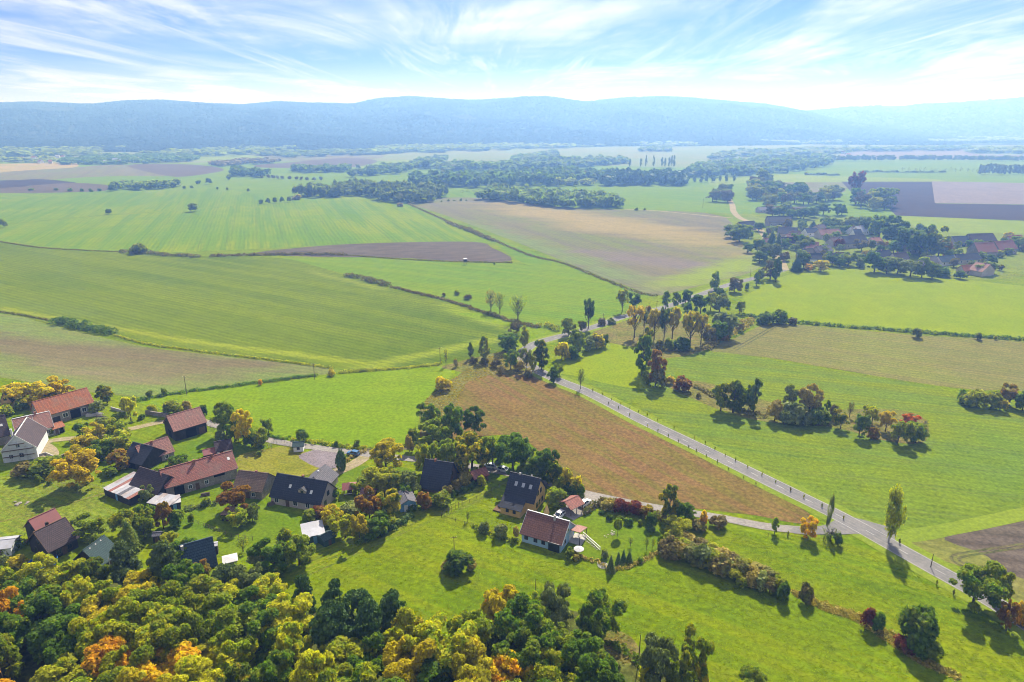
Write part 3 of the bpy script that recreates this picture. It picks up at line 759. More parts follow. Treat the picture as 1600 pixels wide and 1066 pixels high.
def tree_variant(kind, lod, var):
    """unit tree: height 1, crown about 1 wide; (trunk mesh, crown mesh)"""
    key = (kind, lod, var)
    if key in TREE_ME:
        return TREE_ME[key]
    r = np.random.default_rng(1000 + sum(ord(c) for c in kind) * 7 + "hml".index(lod) * 31 + var)
    q = {"h": 1.0, "m": 0.45, "l": 0.17}[lod]
    sz = {"h": 1.0, "m": 1.4, "l": 2.2}[lod]
    if kind == "oak":
        n, s = 8600, 0.040 + 0.012 * r.random()
        cs, rs = [], []
        nl = 22 + int(26 * r.random())
        zt, fl, lean = 0.25 + 0.3 * r.random(), 0.5 + 0.9 * r.random(), 0.10 * r.normal(size=2)
        for k in range(nl):
            a, z = r.random() * 6.28, r.random() ** 0.9
            rr = 0.36 * max(0.08, 1 - abs((z - zt) / (0.62 + 0.2 * fl)) ** (1.4 + fl)) ** 0.6 * (0.62 + 0.62 * r.random())
            cs.append((math.cos(a) * rr + lean[0] * z, math.sin(a) * rr + lean[1] * z, 0.17 + 0.71 * z)); rs.append(0.06 + 0.10 * r.random() ** 1.5)
        cs.append((0, 0, 0.46)); rs.append(0.24)
        V = leaves_np(r, cs, [(x * (0.9 + .3 * r.random()), x * (0.9 + .3 * r.random()), x * (.7 + .3 * r.random())) for x in rs], int(n * q), s * sz, -0.35, 0.34, 0.85)
    elif kind == "tall":
        n, s = 4600, 0.060
        cs, rs = [], []
        for k in range(24):
            z = 0.17 + 0.76 * (k + r.random()) / 24
            a = r.random() * 6.28
            rr = 0.40 * math.sin(math.pi * min(1, (z - 0.02) / 1.02)) ** 0.9 * (0.35 + 0.75 * r.random())
            cs.append((math.cos(a) * rr, math.sin(a) * rr, z - .02)); rs.append(0.07 + 0.10 * r.random())
        V = leaves_np(r, cs, [(x * 1.15, x * 1.15, x * .75) for x in rs], int(n * q), s * sz)
    elif kind == "grove":
        n, s = 3000, 0.055
        cs, rs = [], []
        for k in range(30):
            z = 0.46 + 0.50 * r.random(); a = r.random() * 6.28
            rr = 0.44 * math.sin(math.pi * min(1, (z - 0.3) / 0.8)) ** .8 * r.random() ** .45
            cs.append((math.cos(a) * rr, math.sin(a) * rr, z)); rs.append(0.07 + 0.06 * r.random())
        V = leaves_np(r, cs, [(x, x, x * .8) for x in rs], int(n * q), s * sz, -1, .6)
    elif kind == "birch":
        n, s = 3400, 0.045
        cs, rs = [], []
        for k in range(46):
            z = 0.2 + 0.76 * r.random()
            a = r.random() * 6.28
            rr = 0.40 * (math.sin(math.pi * (z - 0.05)) ** 0.6) * r.random() ** .5
            cs.append((math.cos(a) * rr, math.sin(a) * rr, z)); rs.append(0.07 + 0.09 * r.random())
        V = leaves_np(r, cs, [(x, x, x * 1.0) for x in rs], int(n * q), s * sz, -2, 0.9, 0.9, 1.5)
    elif kind == "bare":
        n, s = 900, 0.035
        cs, rs = [], []
        for k in range(40):
            z = 0.4 + 0.58 * r.random(); a = r.random() * 6.28
            rr = 0.46 * math.sin(math.pi * min(1, (z - .2) / .95)) * r.random() ** .5
            cs.append((math.cos(a) * rr, math.sin(a) * rr, z)); rs.append(0.08)
        V = leaves_np(r, cs, rs, int(n * max(q, .2)), s * min(sz, 1.8), -2, 1.0)
    elif kind == "spruce":
        n, s = 4200, 0.075
        nn = int(n * q)
        z = 0.05 + 0.95 * (1 - np.sqrt(r.random(nn)))
        a = r.random(nn) * 6.28
        tier = 0.72 + 0.28 * np.cos((z * 13 + 0.35 * np.sin(a * 3)) * 2 * np.pi)
        rad = 0.5 * (1 - z) ** 0.85 * tier * (0.55 + 0.5 * r.random(nn) ** .5) + 0.01
        P = np.stack([np.cos(a) * rad, np.sin(a) * rad, z - 0.05 * rad / 0.5], 1)
        out = np.stack([np.cos(a), np.sin(a), -0.45 + 0 * a], 1); out /= np.linalg.norm(out, axis=1)[:, None]
        out += 0.25 * r.normal(size=(nn, 3))
        side = np.stack([-np.sin(a), np.cos(a), 0.2 * r.normal(size=nn)], 1)
        L = (s * sz * (0.6 + .8 * r.random(nn)) * (0.45 + 0.75 * (1 - z)))[:, None]
        V = np.stack([P - out * L * .6, P + side * L * .4, P + out * L * .7, P - side * L * .4], 1).reshape(-1, 3)
    elif kind == "pine":
        n, s = 4400, 0.055
        cs, rs = [], []
        for k in range(30):
            z = 0.25 + 0.72 * r.random(); a = r.random() * 6.28
            rr = 0.42 * (1.05 - z) ** .5 * r.random() ** .4
            cs.append((math.cos(a) * rr, math.sin(a) * rr, z)); rs.append(0.07 + 0.07 * r.random())
        V = leaves_np(r, cs, [(x * 1.3, x * 1.3, x * .6) for x in rs], int(n * q), s * sz, -0.2, .4, 1.0)
    elif kind == "bush":
        n, s = 2800, 0.085
        cs, rs = [], []
        for k in range(18):
            a = r.random() * 6.28; z = r.random()
            rr = 0.36 * math.sqrt(1 - 0.75 * z * z) * r.random() ** .35
            cs.append((math.cos(a) * rr, math.sin(a) * rr, 0.2 + 0.55 * z)); rs.append(0.14 + 0.09 * r.random())
        V = leaves_np(r, cs, [(x, x, x * 1.15) for x in rs], int(n * q), s * sz, -0.7, .35)
    elif kind == "column":
        n, s = 1800, 0.09
        V = leaves_np(r, [(0, 0, .25), (0, 0, .45), (0, 0, .62), (0, 0, .8)], [(.46, .46, .26), (.5, .5, .25), (.42, .42, .25), (.25, .25, .2)], int(n * q), s * sz, -2, .15, .6)
    elif kind == "ball":
        n, s = 1500, 0.09
        V = leaves_np(r, [(0, 0, .70)], [(.48, .48, .29)], int(n * max(q, .3)), s * sz, -2, .15, .5)
    V[:, 2] = np.maximum(V[:, 2], 0.004)
    crown = mesh_np("crown", V, quads(len(V) // 4), LEAF["green"])
    tk = {"grove": "bare", "birch": "tall", "pine": "stem", "spruce": "stem", "bush": "stem", "column": "stem", "ball": "stem"}.get(kind, kind)
    tme = trunk_mb(random.Random(var), tk, 0.6, 0.5).mesh("trunk", WHITEBARK if kind == "birch" else BARK)
    TREE_ME[key] = (tme, crown)
    return TREE_ME[key]


TREE_NAME = {"grove": "open_crowned_tree", "oak": "broadleaf_tree", "tall": "upright_tree", "birch": "birch_tree", "bare": "sparse_tree", "spruce": "spruce_tree", "pine": "pine_tree",
             "bush": "shrub", "column": "columnar_conifer", "ball": "ball_tree"}
TREE_CAT = {"bush": "shrub"}
COLWORD = {"green": "mid green", "dark": "dark green", "olive": "olive green", "fresh": "yellow-green", "yellow": "yellow", "gold": "golden", "golive": "green and gold",
           "orange": "orange", "rust": "rust brown", "red": "red-orange", "burgundy": "burgundy", "brown": "brown", "grey": "grey-green", "tan": "tan", "needle": "blackish green", "pine": "grey-green"}
KINDWORD = {"grove": "high-crowned tree", "oak": "broadleaf tree", "tall": "upright tree", "birch": "slender birch", "bare": "half-bare tree", "spruce": "spruce", "pine": "pine", "bush": "shrub",
            "column": "columnar conifer", "ball": "clipped ball tree"}
ORD = ["first", "second", "third", "fourth", "fifth", "sixth", "seventh", "eighth", "ninth", "tenth", "eleventh", "twelfth", "thirteenth", "fourteenth", "fifteenth", "sixteenth",
       "seventeenth", "eighteenth", "nineteenth", "twentieth"]


def ordinal(i):
    if i < 20:
        return ORD[i]
    n = i + 1
    return str(n) + ("th" if 10 <= n % 100 <= 20 else {1: "st", 2: "nd", 3: "rd"}.get(n % 10, "th"))


n_tree = 0


def set_mat(o, mat):
    o.material_slots[0].link = "OBJECT"
    o.material_slots[0].material = mat


def plant(pos, h, w, kind, colour, label, group=None, lod=None, parts=True, name=None):
    global n_tree
    n_tree += 1
    p = Vector(pos)
    if lod is None:
        hp = max(h, w) * FPX / depth(p)
        lod = "h" if hp > 46 else "m" if hp > 17 else "l"
    nv = {"h": 9, "m": 7, "l": 4}[lod] if kind in ("oak", "tall", "bush", "pine", "grove") else 2
    tme, cme = tree_variant(kind, lod, n_tree % nv)
    rz = rnd.uniform(0, 6.283)
    name = name or (TREE_NAME[kind] if parts else "distant_" + ("shrub" if kind == "bush" else "tree"))
    if parts:
        root = thing(name, label, TREE_CAT.get(kind, "tree"), (p.x, p.y, p.z), rz, group)
        root.scale = (w * rnd.uniform(.86, 1.14), w * rnd.uniform(.86, 1.14), h)
        if kind != "bush":
            put("trunk", tme, root)
        else:
            put("stem", tme, root)
        c = put("crown", cme, root)
    else:
        c = put(name, cme)
        c.location, c.rotation_euler, c.scale = (p.x, p.y, p.z), (0, 0, rz), (w, w, h)
        tag(c, label, TREE_CAT.get(kind, "tree"), group)
        root = c
    set_mat(c, LEAF[colour])
    return root


def plant_px(x, yb, yt, wpx, kind, colour, label, group=None, **kw):
    p = G(x, yb)
    h = max(0.5, rise(x, yb, yt))
    w = max(0.4, wpx / ppm(x, yb))
    # the crown bulges towards the camera: its visible top is a little in front of the stem
    if kind in ("oak", "bush", "tall"):
        h = max(h - 0.06 * w, 0.6 * h, 0.85 * w if kind != 'bush' else 0)
    return plant(p, h, w, kind, colour, label, group, **kw)


def belt(where, group, rows, **kw):
    """plants in one place: each is told apart by its look or its place counted from the left"""
    rows = sorted(rows)
    nd = 0
    for i, r_ in enumerate(rows):
        if r_[5] == "dark" and r_[4] != "spruce":
            nd += 1
            if nd % 3 == 0:
                rows[i] = r_[:5] + ("green",)
            elif nd % 7 == 1:
                rows[i] = r_[:5] + ("olive",)
    cnt = {}
    for r_ in rows:
        cnt.setdefault((r_[4], r_[5]), []).append(r_)
    for (k, c), L in cnt.items():
        for i, (x, yb, yt, w, kind, colour) in enumerate(L):
            base = f"{COLWORD[colour]} {KINDWORD[kind]}"
            lab = f"{base} {where}" if len(L) == 1 else f"{base} {where}, {ordinal(i)} from left"
            plant_px(x, yb, yt, w, kind, colour, lab, group, **kw)


def hedgerow(name, px, width, height, colour, label, cat="hedge", group=None, leaf=0.55, dens=1.0, ragged=0.5, pts=None, gap=0.0):
    L = smooth_line(pts or [G(a, b) for a, b in px], False, 5.0)
    r = np.random.default_rng(len(label) * 17 + int(abs(L[0].x)))
    tot = sum((L[i + 1] - L[i]).length for i in range(len(L) - 1))
    n = max(6, int(tot / (width * 0.33)))
    cs, rs = [], []
    C = [0.0]
    for i in range(1, len(L)):
        C.append(C[-1] + (L[i] - L[i - 1]).length)
    for i in range(n):
        p, d = along(L, C, tot * (i + r.random()) / n)
        if mnoise.noise(Vector((p.x * .08, p.y * .08, 5))) < -1 + 2 * gap:
            continue
        k = 1 - ragged * r.random()
        q = p + Vector((-d.y, d.x)) * width * 0.22 * r.normal()
        cs.append((q.x, q.y, height * k * 0.42)); rs.append((width * .42 * (0.8 + .4 * r.random()), width * .42 * (0.8 + .4 * r.random()), height * k * .58))
    if not cs:
        return
    area = tot * (width + height * 2)
    nl = int(min(26000, area / (leaf * leaf) * 1.9 * dens))
    V = leaves_np(r, cs, rs, nl, leaf, -0.6, .3)
    V[:, 2] = np.maximum(V[:, 2], 0.02)
    o = put(name, mesh_np(name, V, quads(len(V) // 4), LEAF[colour]))
    return tag(o, label, cat, group)


def in_poly(x, y, P):
    c = False
    n = len(P)
    for i in range(n):
        (x1, y1), (x2, y2) = P[i], P[(i + 1) % n]
        if (y1 > y) != (y2 > y) and x < (x2 - x1) * (y - y1) / (y2 - y1) + x1:
            c = not c
    return c


def wood_mass(name, pts, hs, ws, colours, label, leafn=70, leaf=0.34, seed=0):
    """a far wood that reads as one mass: leaf-sprayed crowns joined into one mesh"""
    r = np.random.default_rng(seed + len(pts))
    base = []
    for k in range(5):
        cs, rs = [(0, 0, .5)], [(.38, .38, .34)]
        for j in range(9):
            a, z = r.random() * 6.28, r.random()
            cs.append((math.cos(a) * .3, math.sin(a) * .3, .25 + .55 * z)); rs.append((.2, .2, .18))
        base.append(leaves_np(r, cs, rs, leafn, leaf, -.5, .2, .5))
    parts = []
    for i, p in enumerate(pts):
        b = base[i % 5]
        a = r.random() * 6.28
        h, w = hs * (0.7 + .5 * r.random()), ws * (0.75 + .5 * r.random())
        ca, sa = math.cos(a), math.sin(a)
        V = np.empty_like(b)
        V[:, 0] = (b[:, 0] * ca - b[:, 1] * sa) * w + p[0]
        V[:, 1] = (b[:, 0] * sa + b[:, 1] * ca) * w + p[1]
        V[:, 2] = b[:, 2] * h + (p[2] if len(p) > 2 else 0)
        parts.append(V)
    V = np.concatenate(parts)
    o = put(name, mesh_np(name, V, quads(len(V) // 4), LEAF[colours]), None, "stuff")
    return tag(o, label, "wood")


def scatter_px(P, gap, seed, jitter=0.5):
    """ground points about gap metres apart inside a polygon given in photo pixels"""
    Q = [(G(a, b).x, G(a, b).y) for a, b in P]
    xs, ys = [q[0] for q in Q], [q[1] for q in Q]
    r = random.Random(seed)
    out = []
    y = min(ys)
    while y < max(ys):
        x = min(xs)
        while x < max(xs):
            a, b = x + gap * r.uniform(-jitter, jitter), y + gap * r.uniform(-jitter, jitter)
            if in_poly(a, b, Q):
                out.append((a, b, 0.0))
            x += gap
        y += gap
    return out

# ------------------------------------------------------------------ far woods and hill forest
def lump_forest(name, pts, hs, ws, colour, label, seed):
    r = np.random.default_rng(seed)
    n = len(pts)
    P = np.array(pts)
    k = 5
    ang = np.arange(k) * 2 * np.pi / k
    top = np.zeros((n, 1, 3)); ring = np.zeros((n, k, 3)); low = np.zeros((n, k, 3))
    w = ws * (0.6 + 0.8 * r.random((n, 1))); h = hs * (0.6 + 0.7 * r.random((n, 1)))
    rot = r.random((n, 1)) * 6.28
    jit = 0.75 + 0.5 * r.random((n, k))
    ring[:, :, 0] = np.cos(ang + rot) * w * .5 * jit; ring[:, :, 1] = np.sin(ang + rot) * w * .5 * jit; ring[:, :, 2] = h * (0.45 + 0.25 * r.random((n, k)))
    low[:, :, 0] = ring[:, :, 0] * .9; low[:, :, 1] = ring[:, :, 1] * .9; low[:, :, 2] = -4
    top[:, 0, 0:1] = 0.15 * w * r.normal(size=(n, 1)); top[:, 0, 2:3] = h
    V = (np.concatenate([top, ring, low], 1) + P[:, None, :]).reshape(-1, 3)
    t = []
    for i in range(k):
        j = (i + 1) % k
        t += [(0, 1 + i, 1 + j), (1 + i, 1 + k + i, 1 + k + j), (1 + i, 1 + k + j, 1 + j)]
    F = (np.array(t)[None] + (np.arange(n) * (2 * k + 1))[:, None, None]).reshape(-1, 3)
    o = put(name, mesh_np(name, V, F, M[colour]), None, "stuff")
    return tag(o, label, "forest")


def hill_points(Vg, n, smax, seed, cut):
    r = np.random.default_rng(seed)
    nx, ns, _ = Vg.shape
    fi = r.random(n * 3) * (nx - 1); fj = (r.random(n * 3) ** 1.0) * (ns - 1) * smax / 1.5
    i, j = fi.astype(int), fj.astype(int)
    i, j = np.minimum(i, nx - 2), np.minimum(j, ns - 2)
    u, v = (fi - i)[:, None], (fj - j)[:, None]
    P = (Vg[i, j] * (1 - u) + Vg[i + 1, j] * u) * (1 - v) + (Vg[i, j + 1] * (1 - u) + Vg[i + 1, j + 1] * u) * v
    keep = np.array([mnoise.noise(Vector((p[0] / 420, p[1] / 420, 1.5))) < cut for p in P])
    keep &= (P[:, 2] > 0.5) & (np.abs(P[:, 0]) < P[:, 1] * 1.0)
    return P[keep][:n]


lump_forest("hill_forest", hill_points(hill_v, 46000, 1.06, 5, 0.55), 9, 20, "hillwood", "dark forest clothing the long ridge under the skyline", 3)
lump_forest("hill_forest", hill_points(back_v, 12000, 1.05, 6, 0.45), 12, 32, "hillwood", "pale distant forest on the hills behind the ridge", 4)

WOODS = [
    ([(455, 309), (485, 300), (560, 296), (640, 299), (690, 301), (700, 309), (660, 318), (610, 319), (570, 306), (510, 309)], 13, 15, 14, "golive", "mixed autumn wood beyond the striped green field"),
    ([(748, 313), (790, 316), (870, 326), (972, 327), (972, 318), (900, 311), (830, 306), (760, 303)], 11, 14, 13, "dark", "dark wood standing along the far edge of the fallow field"),
    ([(640, 290), (700, 294), (760, 294), (850, 291), (950, 283), (960, 277), (880, 275), (760, 279), (690, 281), (640, 282)], 17, 17, 18, "dark", "long dark forest across the middle of the plain"),
    ([(940, 291), (1068, 291), (1072, 281), (950, 279)], 14, 18, 15, "needle", "square dark spruce plantation on the plain"),
    ([(860, 293), (930, 290), (935, 286), (870, 289)], 14, 12, 13, "olive", "thin strip of trees left of the spruce plantation"),
    ([(1075, 278), (1120, 278), (1200, 274), (1250, 268), (1300, 258), (1300, 250), (1200, 252), (1120, 260), (1080, 268)], 22, 16, 22, "dark", "broad hazy wood behind the distant village"),
    ([(640, 262), (700, 268), (800, 268), (900, 262), (990, 256), (980, 252), (880, 254), (760, 262), (690, 258)], 26, 16, 26, "dark", "hazy wood strip beyond the long forest"),
    ([(550, 278), (560, 270), (620, 262), (680, 250), (700, 246), (690, 256), (620, 272)], 24, 14, 22, "dark", "slanting hazy copse between the far fields"),
    ([(460, 271), (540, 270), (545, 265), (460, 266)], 20, 14, 20, "dark", "small hazy copse on the far plain"),
    ([(172, 297), (215, 298), (285, 294), (280, 290), (230, 290), (170, 293)], 15, 11, 14, "green", "hedged copse at the top of the green field"),
    ([(330, 262), (420, 256), (440, 252), (380, 252), (330, 256)], 24, 10, 22, "brown", "thin brown copse by the far settlement"),
    ([(90, 258), (200, 258), (320, 252), (300, 244), (160, 246), (100, 250)], 26, 11, 22, "green", "trees around the far settlement under the ridge"),
    ([(360, 276), (415, 278), (420, 273), (370, 270)], 14, 14, 15, "dark", "dark copse beside the far tree row"),
    ([(800, 250), (860, 240), (880, 240), (860, 250), (800, 256)], 30, 14, 28, "dark", "hazy spinney between two pale far fields"),
    ([(1000, 238), (1045, 238), (1045, 233), (1005, 233)], 30, 14, 28, "dark", "lone hazy spinney on a pale far field"),
    ([(1515, 240), (1600, 241), (1800, 243), (1800, 236), (1520, 235)], 34, 16, 34, "dark", "dark hazy wood at the right end of the plain"),
    ([(1100, 250), (1200, 246), (1330, 240), (1320, 233), (1150, 238)], 42, 14, 40, "dark", "hazy trees scattered before the ridge on the right"),
    ([(1340, 238), (1510, 236), (1510, 231), (1340, 234)], 42, 13, 38, "dark", "thin hazy tree line in front of the ridge"),
    ([(-260, 258), (80, 256), (90, 250), (-260, 248)], 40, 10, 30, "green", "hazy trees left of the far settlement"),
    ([(430, 248), (640, 240), (640, 234), (430, 240)], 46, 12, 40, "dark", "scattered hazy trees below the ridge"),
    ([(650, 240), (1100, 224), (1100, 219), (650, 234)], 70, 12, 55, "dark", "thin hazy tree lines at the foot of the ridge"),
]
for k, (P, gap, h, w, c, lab) in enumerate(WOODS):
    wood_mass("far_wood", scatter_px(P, gap, k), h, w, c, lab, 60, 0.36, k)

# ragged woods along the foot of the hills
foot_pts = [p for p in scatter_px([(-250, 247), (200, 246), (500, 243), (800, 233), (1250, 226), (1700, 222), (1700, 207), (1200, 209), (800, 216), (420, 230), (-250, 236)], 44, 31)
            if mnoise.noise(Vector((p[0] / 330, p[1] / 900, 4.4))) > -0.10]
wood_mass("foothill_wood", foot_pts, 15, 40, "dark", "ragged hazy woods along the foot of the ridge", 26, 0.5, 60)

# ------------------------------------------------------------------ hedges, ditches, banks
HEDGES = [
    ("hedgerow", [(83, 503), (110, 508), (140, 515), (176, 522)], 6, 4.2, "dark", "dense dark green hedge between the olive and thin fields", .8),
    ("hedgerow", [(543, 432), (565, 436), (590, 442), (608, 447)], 6, 2.8, "brown", "purple-brown thicket at the tip of the olive field", 1.0),
    ("hedgerow", [(612, 449), (640, 456), (690, 468), (730, 480), (762, 491)], 3, 1.4, "brown", "low brown weeds along the ditch below the thicket", .7),
    ("hedgerow", [(186, 394), (230, 397), (270, 400), (312, 402)], 6, 2.4, "brown", "dark scrub line running right from the lone field bush", 1.0),
    ("hedgerow", [(330, 401), (420, 399), (480, 398), (540, 399)], 5, 2.2, "brown", "thin dark scrub line under the ploughed strip", 1.0),
    ("hedgerow", [(540, 399), (620, 405), (700, 409), (800, 411)], 2, 0.8, "brown", "faint weedy line between ploughed strip and bright field", .9),
    ("hedgerow", [(638, 319), (665, 331), (700, 347)], 3, 1.0, "brown", "faint weedy edge at the top of the fallow field", 1.0),
    ("hedgerow", [(700, 348), (730, 360), (757, 371), (776, 378)], 6, 2.6, "brown", "dark scrub strip between striped and fallow fields", 1.0),
    ("hedgerow", [(776, 378), (830, 400), (880, 412), (940, 436), (1005, 460), (1028, 462)], 3, 1.0, "brown", "weedy ditch along the lower edge of the fallow field", .9),
    ("hedgerow", [(760, 490), (790, 499), (812, 507), (840, 513)], 4, 1.8, "brown", "reddish scrub beside the half-bare trees", .7),
    ("hedgerow", [(843, 510), (855, 512), (862, 514), (870, 516)], 5, 3.0, "olive", "small olive hedge left of the road bend", .6),
    ("hedgerow", [(0, 378), (60, 387), (120, 391), (186, 394)], 1.6, 0.7, "brown", "thin dark ditch line above the olive field", .9),
    ("hedgerow", [(0, 488), (40, 494), (80, 502)], 1.8, 0.8, "brown", "thin weedy line leading to the dense field hedge", .7),
    ("hedgerow", [(178, 524), (230, 538), (300, 548), (400, 560), (470, 569), (520, 576)], 1.6, 0.8, "olive", "thin weedy line below the olive field", .7),
    ("hedgerow", [(212, 627), (260, 618), (330, 608), (400, 599), (470, 590), (495, 588)], 2.2, 1.2, "green", "low green hedge between thin field and lush meadow", .5),
    ("hedgerow", [(530, 583), (580, 579), (640, 575), (690, 569)], 2.2, 1.1, "olive", "low olive hedge above the lush meadow", .5),
    ("hedgerow", [(1160, 492), (1200, 500), (1240, 504), (1330, 512), (1420, 519), (1500, 525), (1600, 532), (1750, 548)], 3.0, 1.8, "dark", "dark ditch hedge below the right-hand green field", .8),
    ("hedgerow", [(1100, 545), (1125, 530), (1150, 516), (1170, 500)], 6, 2.2, "tan", "tan scrub bank beside the big grey bush", .7),
    ("hedgerow", [(1085, 604), (1120, 622), (1150, 640), (1200, 652)], 3, 1.2, "brown", "low brown weeds on the rough strip", .6),
    ("hedgerow", [(640, 800), (680, 786), (705, 778), (725, 768), (740, 760), (758, 752)], 2.4, 2.0, "dark", "clipped dark green hedge below the black-roofed house", .4),
    ("hedgerow", [(560, 850), (590, 838), (620, 822), (645, 806)], 2.0, 1.6, "needle", "dark shaded hedge below the grey shed", .4),
    ("hedgerow", [(912, 806), (925, 795), (935, 788), (942, 782)], 1.6, 1.8, "brown", "brown hedge between drive and lawn", .4),
    ("hedgerow", [(938, 786), (965, 794), (990, 801), (1020, 810), (1040, 818)], 3.0, 2.6, "brown", "mixed autumn hedge along the top of the house lawn", .5),
    ("hedgerow", [(8, 868), (25, 860), (48, 850)], 2.5, 2.6, "dark", "dark clipped hedge at the left edge by the brown-roofed cottage", .45),
    ("hedgerow", [(288, 797), (320, 792), (348, 782)], 1.6, 1.3, "grey", "grey-green hedge below the long farmhouse", .4),
    ("hedgerow", [(740, 822), (775, 838), (812, 848)], 1.5, 1.0, "olive", "straggly bank along the left end of the blue house garden", .5),
    ("hedgerow", [(455, 688), (500, 693), (550, 700), (600, 702), (632, 696)], 1.8, 1.2, "olive", "straggly verge hedge below the lush meadow", .4),
    ("hedgerow", [(330, 655), (370, 668), (410, 680), (450, 687)], 1.6, 1.1, "green", "green verge hedge beside the upper lane", .4),
    ("hedgerow", [(536, 724), (552, 714), (572, 706)], 1.6, 1.2, "tan", "dry brown hedge beside the cottage drive", .4),
    ("hedgerow", [(950, 1008), (985, 1024), (1010, 1048)], 2.0, 1.2, "dark", "dark ditch hedge at the right end of the foreground wood", .5),
    ("hedgerow", [(897, 865), (915, 874), (940, 882), (958, 892), (1000, 880), (1030, 862)], 1.3, 0.7, "tan", "low dry border around the house lawn", .35),
    ("hedgerow", [(1240, 925), (1290, 948), (1340, 962), (1380, 985), (1450, 1035), (1500, 1060)], 2.2, 0.5, "tan", "dry grass bank crossing the right foreground meadow", .4),
]
for nm, px, w, h, c, lab, lf in HEDGES:
    hedgerow(nm, px, w, h, c, lab, "hedge", "field and garden hedges", lf)

# ------------------------------------------------------------------ trees and shrubs, placed by where they stand
belt("by the ditch left of the road bend", "trees at the road bend", [(767, 488, 453, 25, "bare", "tan"), (781, 490, 458, 18, "bare", "olive"), (809, 502, 460, 27, "bare", "fresh"),
    (714, 461, 453, 9, "bush", "dark"), (731, 468, 459, 12, "bush", "brown"), (693, 463, 457, 6, "bush", "brown")])
belt("on the near side of the road bend", "trees at the road bend", [(736, 561, 535, 11, "tall", "olive"), (757, 564, 525, 19, "tall", "olive"), (697, 572, 545, 10, "bare", "olive"), (712, 574, 560, 8, "bush", "tan"),
    (797, 549, 524, 34, "oak", "green"), (820, 545, 507, 17, "tall", "dark"), (803, 522, 500, 20, "oak", "brown"), (798, 578, 546, 26, "oak", "green"), (811, 579, 562, 17, "bush", "tan"),
    (822, 580, 545, 22, "grove", "grey"), (846, 578, 530, 28, "tall", "golive"), (832, 582, 556, 12, "tall", "olive"), (865, 599, 575, 20, "oak", "dark"), (874, 588, 566, 16, "oak", "fresh"),
    (907, 608, 575, 15, "bare", "grey"), (740, 568, 556, 12, "bush", "brown"), (758, 570, 558, 16, "bush", "brown"), (775, 574, 560, 18, "bush", "brown"), (783, 582, 570, 16, "bush", "tan"), (826, 590, 575, 14, "bush", "brown")])
belt("inside the road bend", "trees at the road bend", [(888, 526, 497, 22, "oak", "dark"), (909, 518, 499, 17, "oak", "brown"), (919, 514, 468, 22, "grove", "dark"), (903, 554, 515, 28, "oak", "dark"),
    (878, 562, 532, 24, "bush", "golive"), (893, 562, 540, 20, "bush", "dark"), (920, 549, 524, 22, "bush", "grey"), (932, 545, 519, 24, "bush", "golive"), (946, 542, 522, 11, "tall", "dark"), (940, 508, 496, 16, "bush", "brown"),
    (955, 506, 496, 14, "bush", "grey")])
belt("in the row beyond the pond meadow", "trees along the distant road", [(972, 488, 453, 18, "grove", "dark"), (992, 483, 455, 18, "oak", "dark"), (1040, 483, 454, 17, "tall", "dark"), (1056, 481, 455, 16, "tall", "dark"),
    (1071, 475, 452, 18, "oak", "dark"), (1074, 487, 471, 16, "bush", "dark"), (1094, 491, 457, 26, "oak", "dark"), (1110, 485, 452, 20, "oak", "dark"), (1124, 488, 459, 28, "oak", "grey"),
    (1116, 454, 423, 17, "tall", "dark"), (1124, 466, 446, 19, "oak", "dark"), (1147, 457, 433, 21, "oak", "brown"), (1182, 447, 425, 13, "tall", "dark"), (1167, 453, 441, 7, "bush", "dark"),
    (1155, 490, 468, 16, "oak", "fresh"), (1138, 482, 470, 9, "bush", "olive"), (1195, 506, 484, 26, "bush", "dark"), (1217, 505, 480, 24, "bush", "green"), (1238, 507, 495, 15, "bush", "brown"),
    (1012, 492, 476, 14, "bush", "rust"), (1203, 437, 405, 26, "tall", "brown"), (1212, 441, 400, 16, "tall", "dark"), (1187, 440, 420, 14, "bush", "grey")])
belt("in the pond meadow grove", "trees of the pond meadow grove", [(991, 528, 477, 30, "grove", "gold"), (1006, 520, 484, 16, "grove", "golive"), (1022, 531, 485, 24, "grove", "yellow"), (1037, 533, 482, 20, "grove", "golive"),
    (1050, 530, 481, 24, "grove", "yellow"), (1078, 540, 487, 28, "grove", "golive"), (1095, 538, 491, 27, "grove", "yellow"), (1107, 537, 510, 26, "bush", "brown"), (1131, 528, 485, 42, "bush", "grey"),
    (1122, 534, 500, 30, "bush", "dark"), (1156, 518, 500, 16, "bush", "tan"), (1065, 547, 524, 28, "bush", "dark"), (1045, 547, 527, 18, "bush", "dark"), (1030, 547, 530, 15, "bush", "brown"), (1130, 532, 520, 16, "bush", "rust")])
belt("at the edge of the lime meadow", "trees by the lime meadow", [(1003, 587, 520, 26, "tall", "green"), (1010, 570, 512, 20, "tall", "golive"), (1024, 602, 543, 27, "tall", "rust"), (1028, 604, 572, 28, "bush", "brown"),
    (1067, 611, 587, 32, "bush", "burgundy"), (1047, 600, 586, 13, "bush", "gold"), (1010, 600, 576, 16, "bush", "dark"), (1092, 622, 614, 9, "bush", "brown")])
belt("beside the right-hand ditch hedge", "bushes on the ditch", [(1431, 528, 511, 18, "bush", "grey"), (1527, 531, 519, 12, "bush", "grey"), (1555, 531, 524, 6, "bush", "dark")])
